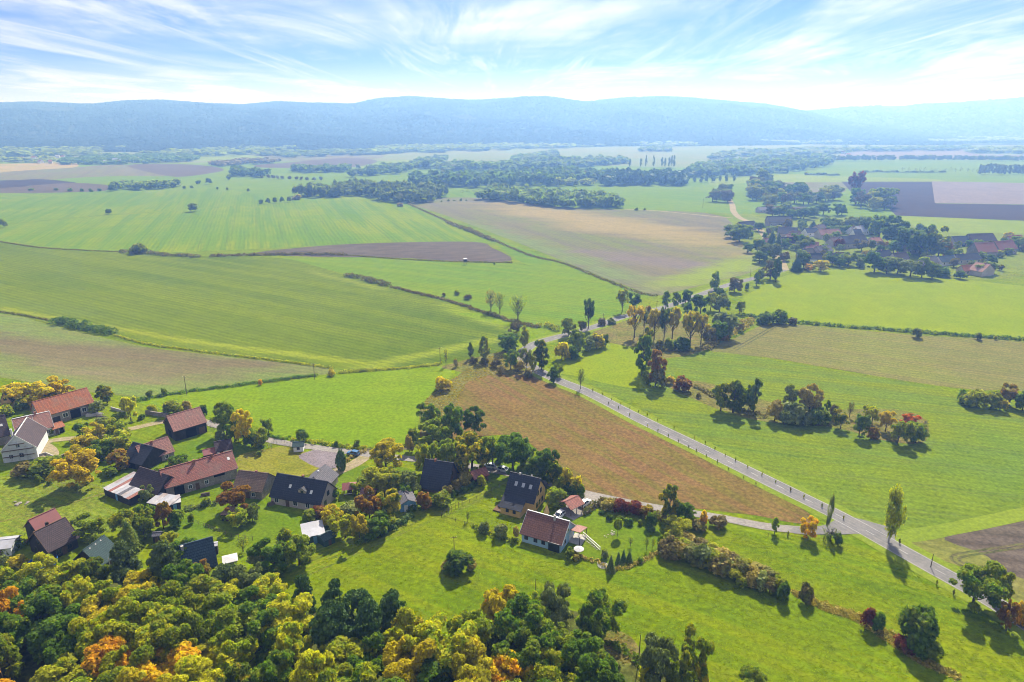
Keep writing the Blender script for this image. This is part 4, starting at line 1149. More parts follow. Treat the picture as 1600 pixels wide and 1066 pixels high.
belt("in the clump within the broad green field", "clump in the broad green field", [(1126, 642, 595, 30, "tall", "dark"), (1145, 645, 592, 32, "tall", "golive"), (1177, 647, 588, 26, "tall", "dark"), (1170, 640, 600, 22, "tall", "dark"), (1155, 640, 605, 26, "tall", "dark"),
    (1230, 647, 598, 24, "tall", "grey"), (1262, 652, 598, 36, "oak", "tan"), (1240, 662, 625, 40, "bush", "grey"), (1275, 662, 632, 36, "bush", "dark"), (1210, 658, 624, 26, "bush", "tan"),
    (1292, 645, 624, 9, "tall", "green"), (1302, 655, 632, 15, "bush", "brown"), (1313, 670, 640, 23, "oak", "golive"), (1327, 652, 629, 13, "bare", "brown"), (1342, 682, 644, 28, "oak", "dark"),
    (1362, 662, 630, 24, "oak", "fresh"), (1383, 674, 638, 28, "oak", "gold"), (1363, 686, 665, 20, "bush", "rust"), (1418, 665, 645, 24, "oak", "red"), (1402, 693, 654, 36, "oak", "dark"), (1430, 692, 661, 30, "oak", "dark"), (1445, 668, 655, 12, "bare", "tan"),
    (1225, 664, 640, 22, "bush", "grey"), (1258, 666, 644, 22, "bush", "grey"), (1290, 662, 645, 18, "bush", "dark")])
belt("in the bushes at the right edge", "bushes at the right edge", [(1520, 634, 604, 36, "bush", "olive"), (1548, 638, 610, 32, "bush", "dark"), (1576, 634, 601, 28, "oak", "rust"), (1597, 642, 610, 26, "bush", "dark"), (1504, 628, 608, 20, "bush", "green"), (1562, 642, 622, 20, "bush", "golive")])
plant_px(1388, 848, 764, 36, "birch", "olive", "tall slender birch beside the road junction")
plant_px(1292, 830, 772, 10, "birch", "grey", "thin sparse young tree left of the road junction")
plant_px(1260, 840, 806, 28, "oak", "orange", "small round orange tree beside the lane")
plant_px(1210, 834, 808, 13, "tall", "fresh", "small yellow-green sapling left of the orange tree")
plant_px(1297, 846, 826, 26, "bare", "grey", "grey half-bare bush at the junction corner")
plant_px(1308, 852, 832, 16, "bush", "dark", "small dark shrub at the junction corner")
plant_px(1519, 951, 880, 66, "oak", "green", "large green tree overhanging the road bottom right")
plant_px(1560, 942, 886, 36, "oak", "olive", "olive tree on the far verge behind the large green tree")
plant_px(1572, 985, 938, 30, "oak", "rust", "brown tree on the verge at the right edge")
plant_px(1592, 978, 938, 22, "bush", "orange", "orange bush beside the road at the right edge")
plant_px(1430, 1010, 943, 70, "bush", "dark", "big dark leafy bush in the right foreground meadow")
plant_px(1412, 1016, 995, 34, "bush", "burgundy", "reddish shrub at the foot of the big dark bush")
plant_px(1450, 1030, 1000, 44, "bush", "dark", "low dark shrub standing in for the shadow below the big dark bush")  # its dark leaves mostly stand in for the big bush's shadow
plant_px(1354, 980, 947, 24, "bush", "burgundy", "dark burgundy shrub on the grass bank")
plant_px(1370, 986, 957, 24, "bush", "green", "green shrub next to the burgundy one on the bank")
plant_px(1258, 941, 910, 28, "bush", "brown", "lone brown-green shrub right of the shrub belt")
plant_px(1222, 938, 904, 20, "bush", "dark", "dark shrub ending the brown shrub belt")
belt("at the bottom edge right of the wood", "trees at the bottom edge", [(1178, 1080, 1038, 52, "oak", "green"), (1030, 1084, 990, 58, "oak", "grey"), (1072, 1078, 980, 64, "oak", "dark"), (1050, 1100, 1036, 50, "oak", "olive"), (1092, 1085, 1030, 34, "bush", "golive"), (1010, 1080, 1025, 26, "bush", "fresh")])
rows_ = []
for i in range(17):
    t = i / 16
    x, y = 1048 + (1212 - 1048) * t, 868 + (930 - 868) * t
    rows_.append((x + 6 * math.sin(i * 2.1), y - 3 + 3 * math.cos(i * 1.7), y - 31 + 5 * t - 4 * math.sin(i * 3.3), 42 - 10 * t, "bush", ["brown", "olive", "tan", "brown", "grey"][i % 5]))
for i in range(9):
    t = i / 8
    rows_.append((1055 + 145 * t, 846 + 56 * t, 826 + 62 * t, 36 - 6 * t, "bush", ["olive", "tan", "brown"][i % 3]))
belt("in the long shrub belt across the meadow", "shrub belt across the meadow", rows_)
belt("around the lawn of the shade-blue bungalow", "garden plants of the blue house", [(972, 800, 777, 30, "bush", "burgundy"), (991, 802, 782, 28, "bush", "burgundy"), (1010, 808, 788, 24, "bush", "rust"), (950, 795, 776, 26, "bush", "tan"),
    (1045, 814, 755, 30, "tall", "golive"), (1075, 818, 784, 26, "oak", "dark"), (1098, 824, 797, 15, "bush", "orange"), (1017, 824, 800, 20, "bush", "dark"), (1058, 838, 806, 40, "oak", "olive"), (1090, 828, 812, 32, "bush", "brown"),
    (1122, 824, 806, 32, "bush", "brown"), (1018, 830, 820, 12, "bush", "needle"), (954, 893, 866, 15, "spruce", "pine"), (966, 880, 861, 12, "spruce", "needle"), (974, 877, 857, 10, "spruce", "needle"), (983, 878, 860, 13, "spruce", "needle"),
    (965, 838, 811, 13, "ball", "dark"), (985, 854, 840, 12, "bare", "olive"), (1010, 860, 838, 10, "bare", "olive"), (1020, 857, 842, 8, "bare", "olive"), (940, 803, 797, 9, "bush", "green"), (952, 812, 803, 11, "bush", "dark"), (968, 815, 806, 13, "bush", "dark"), (982, 820, 809, 14, "bush", "green"), (1000, 820, 812, 9, "bush", "green"),
    (945, 872, 857, 14, "bush", "grey"), (890, 872, 855, 16, "bush", "dark"), (900, 876, 866, 12, "bush", "tan"), (1000, 878, 870, 12, "bush", "green")])
belt("on the meadow left of the shade-blue bungalow", "meadow saplings", [(731, 815, 799, 11, "bare", "olive"), (757, 832, 812, 19, "bush", "grey"), (783, 839, 818, 21, "bush", "grey"), (806, 842, 822, 12, "bush", "tan")])
plant_px(717, 893, 861, 46, "bush", "dark", "dark lone bush around the pole in the middle meadow")
plant_px(697, 890, 874, 18, "bush", "tan", "tan shrub left of the lone meadow bush")
plant_px(737, 890, 874, 18, "bush", "tan", "tan shrub right of the lone meadow bush")
belt("in the dark grove above the lane", "grove above the lane", [(690, 703, 650, 56, "oak", "green"), (675, 675, 626, 38, "oak", "green"), (706, 692, 629, 42, "oak", "green"), (742, 680, 634, 38, "oak", "dark"), (737, 738, 672, 62, "oak", "golive"),
    (802, 742, 670, 70, "oak", "dark"), (770, 732, 678, 42, "oak", "green"), (662, 740, 690, 30, "oak", "fresh"), (690, 740, 682, 44, "oak", "fresh"), (838, 745, 698, 38, "oak", "green"), (856, 757, 702, 36, "oak", "dark"),
    (640, 706, 678, 16, "bush", "tan"), (660, 708, 684, 16, "bush", "fresh"), (720, 745, 715, 26, "bush", "tan"), (826, 752, 716, 34, "bush", "dark"), (645, 690, 668, 20, "bush", "dark"), (715, 660, 634, 20, "bush", "green")])
belt("in the bank of bushes below the brown field", "bushes below the brown field", [(868, 762, 722, 30, "bush", "golive"), (884, 768, 732, 28, "bush", "golive"), (898, 773, 742, 26, "bush", "golive"), (856, 745, 708, 26, "bush", "gold"), (874, 770, 742, 24, "bush", "dark"), (890, 776, 752, 22, "bush", "dark"), (905, 777, 755, 18, "bush", "dark")])
plant_px(868, 792, 762, 34, "bush", "fresh", "yellow-green bush between the yellow house and the carport")
plant_px(880, 790, 770, 20, "bush", "dark", "dark bush right of the yellow house")
plant_px(906, 778, 768, 14, "bush", "grey", "grey-green shrub between lane and carport")
plant_px(604, 736, 685, 56, "oak", "golive", "big green and gold tree beside the lane by the cottage drive")
plant_px(474, 692, 666, 18, "oak", "green", "small round green tree between lane and lush meadow")
plant_px(420, 678, 652, 21, "oak", "green", "green tree above the lane left of the round one")
plant_px(526, 698, 689, 9, "bush", "dark", "tiny dark shrub on the lane verge")
plant_px(557, 702, 687, 11, "oak", "olive", "tiny olive tree on the lane verge")
plant_px(534, 735, 702, 15, "column", "needle", "dark columnar conifer beside the gravel yard")
plant_px(692, 609, 587, 28, "bush", "gold", "bright golden bush at the corner of the lush meadow")
plant_px(519, 587, 576, 13, "bush", "golive", "small bush right of the pole above the lush meadow")
plant_px(407, 602, 592, 7, "bush", "orange", "tiny orange bush on the hedge of the lush meadow")
plant_px(566, 580, 575, 10, "bush", "olive", "low olive bush on the hedge of the lush meadow")
plant_px(520, 779, 762, 19, "bush", "dark", "round dark clipped bush right of the slate-roofed house")
plant_px(404, 713, 704, 9, "bush", "dark", "small dark shrub in the hay paddock")
belt("in the upper left farm gardens", "trees of the upper left farm", [(38, 630, 590, 46, "oak", "gold"), (68, 632, 585, 52, "oak", "gold"), (96, 628, 590, 38, "oak", "gold"), (168, 630, 602, 24, "oak", "golive"), (152, 646, 625, 24, "bush", "grey"),
    (205, 657, 615, 28, "oak", "fresh"), (187, 660, 640, 22, "oak", "dark"), (162, 668, 648, 22, "bush", "grey"), (237, 645, 631, 16, "bush", "olive"), (272, 648, 624, 34, "bush", "olive"), (292, 644, 624, 18, "bush", "tan"), (318, 648, 632, 14, "bush", "dark"),
    (222, 655, 646, 12, "bush", "dark"), (130, 684, 657, 24, "oak", "green"), (152, 696, 658, 38, "oak", "yellow"), (186, 686, 653, 36, "oak", "fresh"), (192, 704, 670, 40, "oak", "fresh"), (130, 718, 688, 42, "oak", "yellow"), (160, 720, 686, 36, "oak", "dark"),
    (8, 650, 632, 24, "bush", "fresh"), (35, 640, 622, 22, "bush", "green"), (142, 706, 680, 30, "oak", "fresh"), (84, 678, 666, 14, "bush", "dark"), (234, 622, 610, 10, "oak", "olive"), (258, 618, 606, 9, "oak", "olive"), (12, 640, 628, 14, "bush", "fresh")])
belt("around the middle left cottages", "trees of the middle left cottages", [(190, 730, 699, 44, "bush", "rust"), (132, 759, 712, 70, "oak", "gold"), (70, 742, 714, 46, "bush", "olive"), (40, 745, 722, 34, "bush", "brown"), (85, 730, 712, 30, "bush", "green"), (62, 755, 741, 13, "bush", "dark"), (79, 757, 748, 9, "bush", "dark"),
    (283, 743, 714, 36, "oak", "dark"), (262, 742, 727, 9, "column", "needle"), (247, 744, 731, 16, "bush", "dark"), (306, 737, 721, 15, "bush", "dark"), (272, 725, 714, 16, "bush", "yellow"), (232, 788, 756, 24, "oak", "grey"), (175, 745, 730, 18, "bush", "dark"),
    (355, 680, 624, 36, "oak", "green"), (383, 694, 633, 40, "oak", "gold"), (367, 690, 655, 28, "oak", "green"), (408, 699, 667, 30, "bush", "olive"), (393, 698, 675, 24, "bush", "dark"), (345, 690, 672, 20, "bush", "grey"), (330, 735, 726, 12, "bush", "olive")])
belt("in the lower left gardens", "trees of the lower left gardens", [(200, 834, 790, 44, "oak", "olive"), (226, 842, 800, 40, "oak", "olive"), (236, 820, 785, 28, "oak", "green"), (256, 826, 783, 32, "oak", "rust"), (278, 822, 794, 28, "bush", "green"), (205, 858, 812, 44, "spruce", "dark"), (148, 842, 812, 54, "oak", "fresh"),
    (370, 800, 756, 46, "oak", "rust"), (395, 815, 788, 22, "oak", "grey"), (376, 822, 792, 30, "oak", "fresh"), (300, 818, 802, 12, "bush", "green"), (352, 812, 800, 16, "bush", "olive"), (265, 862, 836, 34, "oak", "olive"), (285, 880, 842, 44, "oak", "green"), (318, 905, 875, 28, "oak", "rust"),
    (432, 892, 836, 62, "oak", "green"), (468, 882, 832, 50, "oak", "green"), (405, 890, 856, 34, "oak", "grey"), (380, 862, 840, 22, "bare", "olive"), (445, 850, 826, 26, "bush", "olive"), (322, 790, 776, 14, "bush", "green"), (312, 860, 848, 24, "bush", "brown"), (335, 858, 850, 12, "bush", "brown"), (30, 885, 868, 30, "bush", "yellow"), (5, 885, 868, 22, "bush", "grey"), (300, 915, 885, 36, "oak", "dark")])
belt("in the gardens beside the slate-roofed house", "trees beside the slate-roofed house", [(515, 824, 798, 38, "oak", "yellow"), (540, 840, 800, 38, "oak", "olive"), (562, 843, 798, 30, "oak", "yellow"), (590, 840, 808, 42, "oak", "green"), (578, 816, 766, 46, "oak", "rust"), (606, 812, 762, 40, "oak", "golive"),
    (548, 806, 784, 38, "bush", "grey"), (590, 768, 738, 52, "oak", "olive"), (619, 764, 738, 42, "oak", "olive"), (646, 770, 733, 30, "oak", "grey"), (662, 796, 766, 26, "bush", "rust"), (690, 790, 768, 32, "bush", "olive"), (728, 758, 738, 22, "bush", "tan"), (500, 806, 790, 26, "bush", "burgundy"),
    (625, 790, 770, 20, "bush", "olive"), (640, 752, 738, 18, "bush", "grey"), (572, 752, 742, 30, "bush", "green"), (610, 786, 764, 14, "bush", "yellow"), (700, 775, 755, 20, "bush", "brown"), (713, 768, 748, 18, "bush", "brown"), (485, 812, 796, 24, "bush", "olive"), (752, 760, 742, 16, "bush", "dark"), (568, 800, 776, 26, "oak", "grey"),
    (632, 778, 752, 26, "oak", "green"), (560, 772, 752, 24, "oak", "olive")])
belt("standing alone on the left-hand fields", "lone field trees", [(217, 396, 379, 26, "bush", "dark"), (302, 331, 321, 16, "oak", "dark"), (170, 335, 327, 10, "oak", "dark"), (4, 356, 342, 15, "oak", "dark"), (408, 320, 311, 8, "oak", "dark"), (419, 319, 309, 8, "oak", "dark"), (430, 318, 308, 8, "oak", "dark"), (441, 317, 307, 8, "oak", "dark"), (452, 316, 307, 8, "oak", "dark"),
    (175, 299, 288, 11, "oak", "dark"), (88, 298, 293, 6, "bush", "dark"), (110, 299, 293, 8, "bush", "green"), (128, 300, 294, 6, "bush", "dark"), (142, 300, 294, 7, "bush", "dark"), (156, 299, 294, 7, "bush", "dark"), (49, 298, 293, 8, "bush", "green"), (288, 296, 290, 6, "oak", "dark"), (300, 295, 290, 6, "oak", "dark"), (326, 288, 281, 11, "oak", "dark"), (310, 289, 283, 8, "oak", "dark"), (340, 297, 292, 4, "oak", "dark"), (355, 298, 292, 5, "oak", "dark"), (388, 300, 294, 5, "oak", "dark"), (358, 282, 273, 7, "oak", "dark"), (465, 312, 302, 16, "bush", "tan"), (625, 323, 316, 12, "bush", "tan"), (772, 414, 410, 4, "bush", "dark"), (994, 329, 324, 7, "bush", "dark"), (1007, 329, 325, 4, "bush", "dark")], parts=False)

# the wood along the bottom edge: rows of individual crowns
edge = [(-140, 985), (-40, 955), (0, 940), (60, 935), (130, 925), (200, 925), (280, 935), (360, 940), (430, 955), (480, 985), (540, 990), (600, 1000), (660, 1020), (720, 1005), (780, 985), (840, 985), (900, 985), (945, 1010)]
edge_g = sorted([(G(a, b).x / G(a, b).y, G(a, b).y) for a, b in edge])
wood_rows = []
wr = random.Random(77)
for ri, off in enumerate((0.5, 7.5, 14.5, 21.5, 29, 36.5)):
    x = -150.0
    while x < 32:
        yy = 118.0
        for _ in range(3):
            yy = float(np.interp(x / yy, [e[0] for e in edge_g], [e[1] for e in edge_g])) - off
        X, Y = x + wr.uniform(-1.8, 1.8), yy + wr.uniform(-2.0, 2.0)
        x += wr.uniform(5.6, 8.0)
        if Y < 80:
            continue
        wood_rows.append((ri, X, Y))
pal = ["olive", "fresh", "fresh", "green", "fresh", "olive", "green", "fresh", "green", "yellow", "golive", "fresh", "green", "olive"]
names_row = ["edge row", "second row", "third row", "fourth row", "fifth row", "sixth row"]
wcount = {}
for ri, X, Y in sorted(wood_rows):
    p = Vector((X, Y, 0))
    sx = 800 + X / depth(p) * FPX
    # photo: grey-green pines on the far left edge, dark pines right of the middle, orange crowns in three places
    if sx > 955 or sx < -60:
        continue
    kind, c = "oak", wr.choice(pal)
    h, w = wr.uniform(8.8, 13.2), wr.uniform(8.0, 12.0)
    if ri == 0:
        h, w = wr.uniform(7.5, 10.5), wr.uniform(7.5, 9.5)
        if 170 < sx < 290:
            kind, c, h = "pine", "pine", wr.uniform(11, 13)
        elif 300 < sx < 420:
            kind, c = ("oak", "grey") if wr.random() < .5 else ("pine", "pine")
        elif 440 < sx < 650:
            kind, c, h, w = "pine", "needle", wr.uniform(10, 12.5), wr.uniform(6.5, 8)
        elif 840 < sx:
            c = wr.choice(["green", "grey", "dark"])
    elif ri == 1 and 520 < sx < 640:
        kind, c, h = "pine", "needle", wr.uniform(11.5, 14)
    elif sx > 780:
        c = wr.choice(["green", "green", "dark", "olive"])
    k = ri
    wcount[k] = wcount.get(k, 0) + 1
    if wr.random() < 0.03 and kind == "oak" and (sx < 350 or 640 < sx < 830):
        c = "orange" if wr.random() < .6 else "gold"
    lab = f"{COLWORD[c]} {KINDWORD[kind]}, {ordinal(wcount[k] - 1)} from left in {names_row[ri]} of foreground wood"
    plant(p, h, w, kind, c, lab, "trees of the foreground wood", lod="h", name="woodland_tree" if kind == "oak" else None)
plant_px(12, 990, 906, 74, "oak", "orange", "bright orange crown at the left edge of the foreground wood")
plant_px(180, 1085, 1000, 96, "oak", "orange", "bright orange crown at the bottom left of the foreground wood")
plant_px(785, 1090, 1012, 78, "oak", "orange", "bright orange crown at the bottom middle of the foreground wood")
plant_px(772, 966, 918, 40, "oak", "orange", "small orange crown on the meadow edge of the foreground wood")
plant_px(870, 985, 906, 52, "oak", "grey", "grey-green tree at the meadow corner of the foreground wood")
plant_px(925, 1010, 943, 42, "oak", "dark", "dark green tree at the right end of the foreground wood")

# distant village: trees between the houses
VT = [(1155, 378, 348, 30, "oak", "dark"), (1142, 372, 352, 24, "oak", "dark"), (1170, 372, 358, 16, "bush", "dark"), (1183, 395, 372, 20, "oak", "dark"), (1168, 395, 380, 18, "oak", "green"), (1195, 408, 382, 34, "oak", "grey"), (1186, 412, 396, 26, "oak", "dark"), (1208, 404, 386, 22, "oak", "grey"),
      (1205, 385, 358, 18, "spruce", "needle"), (1215, 388, 362, 14, "spruce", "needle"), (1225, 408, 392, 18, "bush", "brown"), (1244, 424, 396, 22, "spruce", "needle"), (1255, 420, 392, 20, "oak", "dark"), (1264, 424, 411, 13, "oak", "orange"), (1282, 424, 410, 22, "oak", "yellow"), (1250, 385, 362, 26, "oak", "dark"), (1262, 392, 370, 24, "oak", "dark"),
      (1300, 415, 396, 24, "oak", "dark"), (1312, 412, 400, 18, "oak", "olive"), (1325, 415, 392, 26, "oak", "dark"), (1366, 425, 390, 34, "oak", "dark"), (1385, 428, 400, 30, "oak", "dark"), (1402, 428, 402, 32, "oak", "grey"), (1422, 432, 402, 34, "oak", "grey"), (1440, 434, 400, 26, "tall", "dark"), (1456, 436, 410, 30, "oak", "dark"), (1470, 432, 414, 24, "bush", "dark"),
      (1500, 436, 422, 18, "bush", "dark"), (1452, 400, 345, 44, "oak", "dark"), (1420, 396, 352, 40, "oak", "dark"), (1438, 402, 350, 36, "oak", "dark"), (1395, 382, 332, 44, "oak", "dark"), (1372, 376, 334, 36, "oak", "green"), (1352, 366, 336, 30, "oak", "dark"), (1330, 362, 340, 28, "oak", "grey"), (1308, 360, 345, 22, "oak", "dark"), (1288, 358, 344, 20, "oak", "dark"), (1270, 356, 344, 14, "spruce", "needle"),
      (1378, 392, 374, 16, "oak", "rust"), (1396, 396, 378, 24, "oak", "dark"), (1346, 392, 376, 22, "oak", "brown"), (1308, 388, 372, 18, "oak", "burgundy"), (1466, 402, 374, 30, "oak", "grey"), (1485, 408, 388, 24, "oak", "dark"), (1560, 402, 390, 20, "bush", "dark"), (1590, 390, 368, 24, "oak", "green"), (1575, 376, 362, 16, "oak", "yellow"), (1480, 398, 372, 20, "oak", "rust"), (1340, 412, 398, 20, "oak", "dark"), (1352, 405, 390, 16, "oak", "tan"), (1530, 430, 412, 18, "bush", "dark"), (1546, 428, 408, 20, "oak", "dark")]
belt("among the distant village houses", "trees of the distant village", VT)
vr = random.Random(5)
VN = []
for P, n, h0 in (([(1150, 308), (1180, 300), (1250, 304), (1320, 306), (1330, 318), (1240, 322), (1170, 326), (1150, 322)], 34, 22), ([(1330, 320), (1390, 312), (1395, 330), (1330, 338)], 12, 26), ([(1205, 334), (1290, 336), (1330, 334), (1330, 341), (1240, 343), (1205, 340)], 12, 14), ([(1104, 312), (1132, 304), (1140, 318), (1120, 322)], 7, 20), ([(1155, 304), (1190, 288), (1205, 292), (1180, 306)], 8, 24)):
    for _ in range(n):
        while True:
            a, b = vr.uniform(1100, 1400), vr.uniform(285, 345)
            if in_poly(a, b, P):
                break
        VN.append((a, b, b - h0 * vr.uniform(.7, 1.1), vr.uniform(15, 26), "oak", vr.choice(["dark", "green", "grey", "dark", "olive", "brown"])))
VN += [(1376, 322, 294, 34, "oak", "dark"), (1335, 310, 268, 26, "grove", "burgundy"), (1252, 308, 288, 18, "oak", "grey"), (1187, 294, 262, 22, "tall", "dark"), (1275, 318, 304, 22, "oak", "dark")]
belt("behind the distant village", "trees behind the distant village", VN)

# far tree rows: too small to show parts
def far_row(x0, x1, yb, yt, step, w, kind, colour, label, group):
    x, i = x0, 0
    while x < x1:
        t = (x - x0) / (x1 - x0)
        b = yb[0] + (yb[1] - yb[0]) * t + vr.uniform(-.4, .4)
        plant_px(x, b, b - (yt + vr.uniform(-1.5, 1.5)), w * vr.uniform(.8, 1.2), kind, colour, f"{label}, {ordinal(i)} from the left", group, parts=False)
        i += 1
        x += step * vr.uniform(.75, 1.25)


VX = []
for _ in range(96):
    while True:
        a, b = vr.uniform(1165, 1600), vr.uniform(345, 432)
        if in_poly(a, b, [(1165, 350), (1300, 346), (1400, 352), (1470, 372), (1600, 376), (1600, 420), (1540, 432), (1440, 430), (1330, 418), (1240, 424), (1190, 405)]):
            break
    VX.append((a, b, b - vr.uniform(9, 17), vr.uniform(11, 18), vr.choice(["oak", "oak", "bush"]), vr.choice(["dark", "green", "dark", "olive", "grey", "brown"])))
belt("filling the gardens of the distant village", "garden trees of the distant village", VX)


far_row(1246, 1400, (253, 251.5), 10, 8.0, 9, "oak", "dark", "small hazy tree in the left-hand far avenue on the plain", "left far avenue")
far_row(1408, 1600, (251, 252.5), 9, 7.5, 9, "oak", "dark", "small hazy tree in the right-hand far avenue on the plain", "right far avenue")
far_row(1410, 1530, (270, 272), 9, 9, 6, "bare", "grey", "thin hazy bare tree in the sparse row before the avenue", "sparse far row")
far_row(1530, 1600, (273, 273), 17, 6, 8, "tall", "grey", "tall hazy bare tree in the row at the right edge", "tall far row")
far_row(1345, 1480, (269, 270), 3.0, 6, 8, "bush", "dark", "low hazy bush in the hedge line behind the dark field", "far hedge bushes")
far_row(1260, 1310, (273.5, 274.5), 4, 7, 9, "bush", "dark", "low hazy bush in the hedge left of the dark field", "short far hedge")
far_row(1085, 1150, (285.5, 284), 12, 10, 7, "tall", "dark", "upright hazy tree in the row left of the distant village", "row left of the distant village")
for i, (x, yt) in enumerate(((984, 248), (1001, 247), (1009, 243), (1021, 243), (1034, 246), (1039, 246), (1045, 245), (1049, 243), (1053, 242))):
    plant_px(x, 262 + vr.uniform(-1, 1), yt, 4.2, "tall", "dark", f"slim hazy poplar above the spruce plantation, {ordinal(i)} from the left", "far poplars", parts=False)
far_row(410, 510, (279, 284), 6, 9, 6, "oak", "brown", "small brown tree in the row along the far track", "far track row")
far_row(560, 650, (264, 262), 6, 22, 9, "oak", "dark", "round hazy tree along the far field edge", "far field edge trees")
far_row(722, 760, (304, 303), 8, 8, 9, "bare", "grey", "thin bare tree in the short row beside the dark wood", "short bare row")
far_row(690, 730, (315.5, 313.5), 3, 9, 4, "bush", "dark", "tiny bush on the small green field edge", "tiny field bushes")


# ------------------------------------------------------------------ grass tufts on the near meadows
def tufts(polys, skip, n, size, label, seed, colour="grass"):
    r = np.random.default_rng(seed)
    P = [[(G(a, b).x, G(a, b).y) for a, b in p] for p in polys]
    S = [[(G(a, b).x, G(a, b).y) for a, b in p] for p in skip]
    allx = [q[0] for p in P for q in p]; ally = [q[1] for p in P for q in p]
    pts = []
    while len(pts) < n:
        x, y = r.uniform(min(allx), max(allx)), r.uniform(min(ally), max(ally))
        if mnoise.noise(Vector((x * .09, y * .09, seed))) + 0.5 * mnoise.noise(Vector((x * .3, y * .3, seed))) < r.uniform(-1.2, .7):
            continue
        if any(in_poly(x, y, p) for p in P) and not any(in_poly(x, y, p) for p in S):
            pts.append((x, y))
    Q = np.array(pts)
    m = len(Q)
    V = []
    for k in range(2):
        a = r.random(m) * np.pi
        w = size * (0.5 + r.random(m)) * 0.5
        hh = size * (0.08 + 0.22 * r.random(m))
        dx, dy = np.cos(a) * w, np.sin(a) * w
        lx, ly = r.normal(size=m) * hh * .5, r.normal(size=m) * hh * .5
        z0 = np.full(m, .02)
        V.append(np.stack([np.stack([Q[:, 0] - dx, Q[:, 1] - dy, z0], 1), np.stack([Q[:, 0] + dx, Q[:, 1] + dy, z0], 1),
                           np.stack([Q[:, 0] + dx * .6 + lx, Q[:, 1] + dy * .6 + ly, hh], 1), np.stack([Q[:, 0] - dx * .6 + lx, Q[:, 1] - dy * .6 + ly, hh], 1)], 1).reshape(-1, 3))
    V = np.concatenate(V)
    o = put("grass_tufts", mesh_np("grass_tufts", V, quads(len(V) // 4), LEAF[colour]), None, "stuff")
    return tag(o, label, "grass")


GARDEN = [(780, 850), (840, 790), (930, 780), (1040, 815), (1040, 862), (955, 895), (890, 872), (820, 850)]
tufts([[(440, 930), (520, 860), (640, 812), (770, 758), (800, 790), (830, 850), (960, 900), (1040, 875), (1230, 940), (1250, 935), (1100, 850), (1130, 828), (1300, 842), (1420, 890), (1520, 950), (1620, 1010), (1620, 1100), (980, 1100), (940, 990), (860, 960), (720, 1000), (640, 1010), (520, 990)]], [GARDEN], 26000, 0.36, "short tufty grass over the foreground meadow", 3)
tufts([[(-60, 770), (60, 742), (170, 762), (165, 792), (240, 815), (190, 832), (60, 835), (-60, 865)]], [], 6000, 0.42, "tufty weeds over the left-hand pasture", 4)
tufts([[(660, 655), (665, 625), (695, 600), (722, 582), (760, 558), (830, 548), (835, 582), (770, 586), (730, 598), (715, 625), (720, 650)], [(948, 985), (985, 995), (1000, 1030), (975, 1040), (945, 1020)]], [], 3000, 0.9, "tall dry grass of the rough corners", 5, "tan")
tufts([[(1240, 922), (1290, 944), (1340, 958), (1380, 980), (1450, 1030), (1500, 1056), (1495, 1062), (1440, 1040), (1370, 994), (1330, 968), (1285, 954), (1238, 930)]], [], 1500, 0.8, "dry tufts along the foreground bank", 6, "tan")

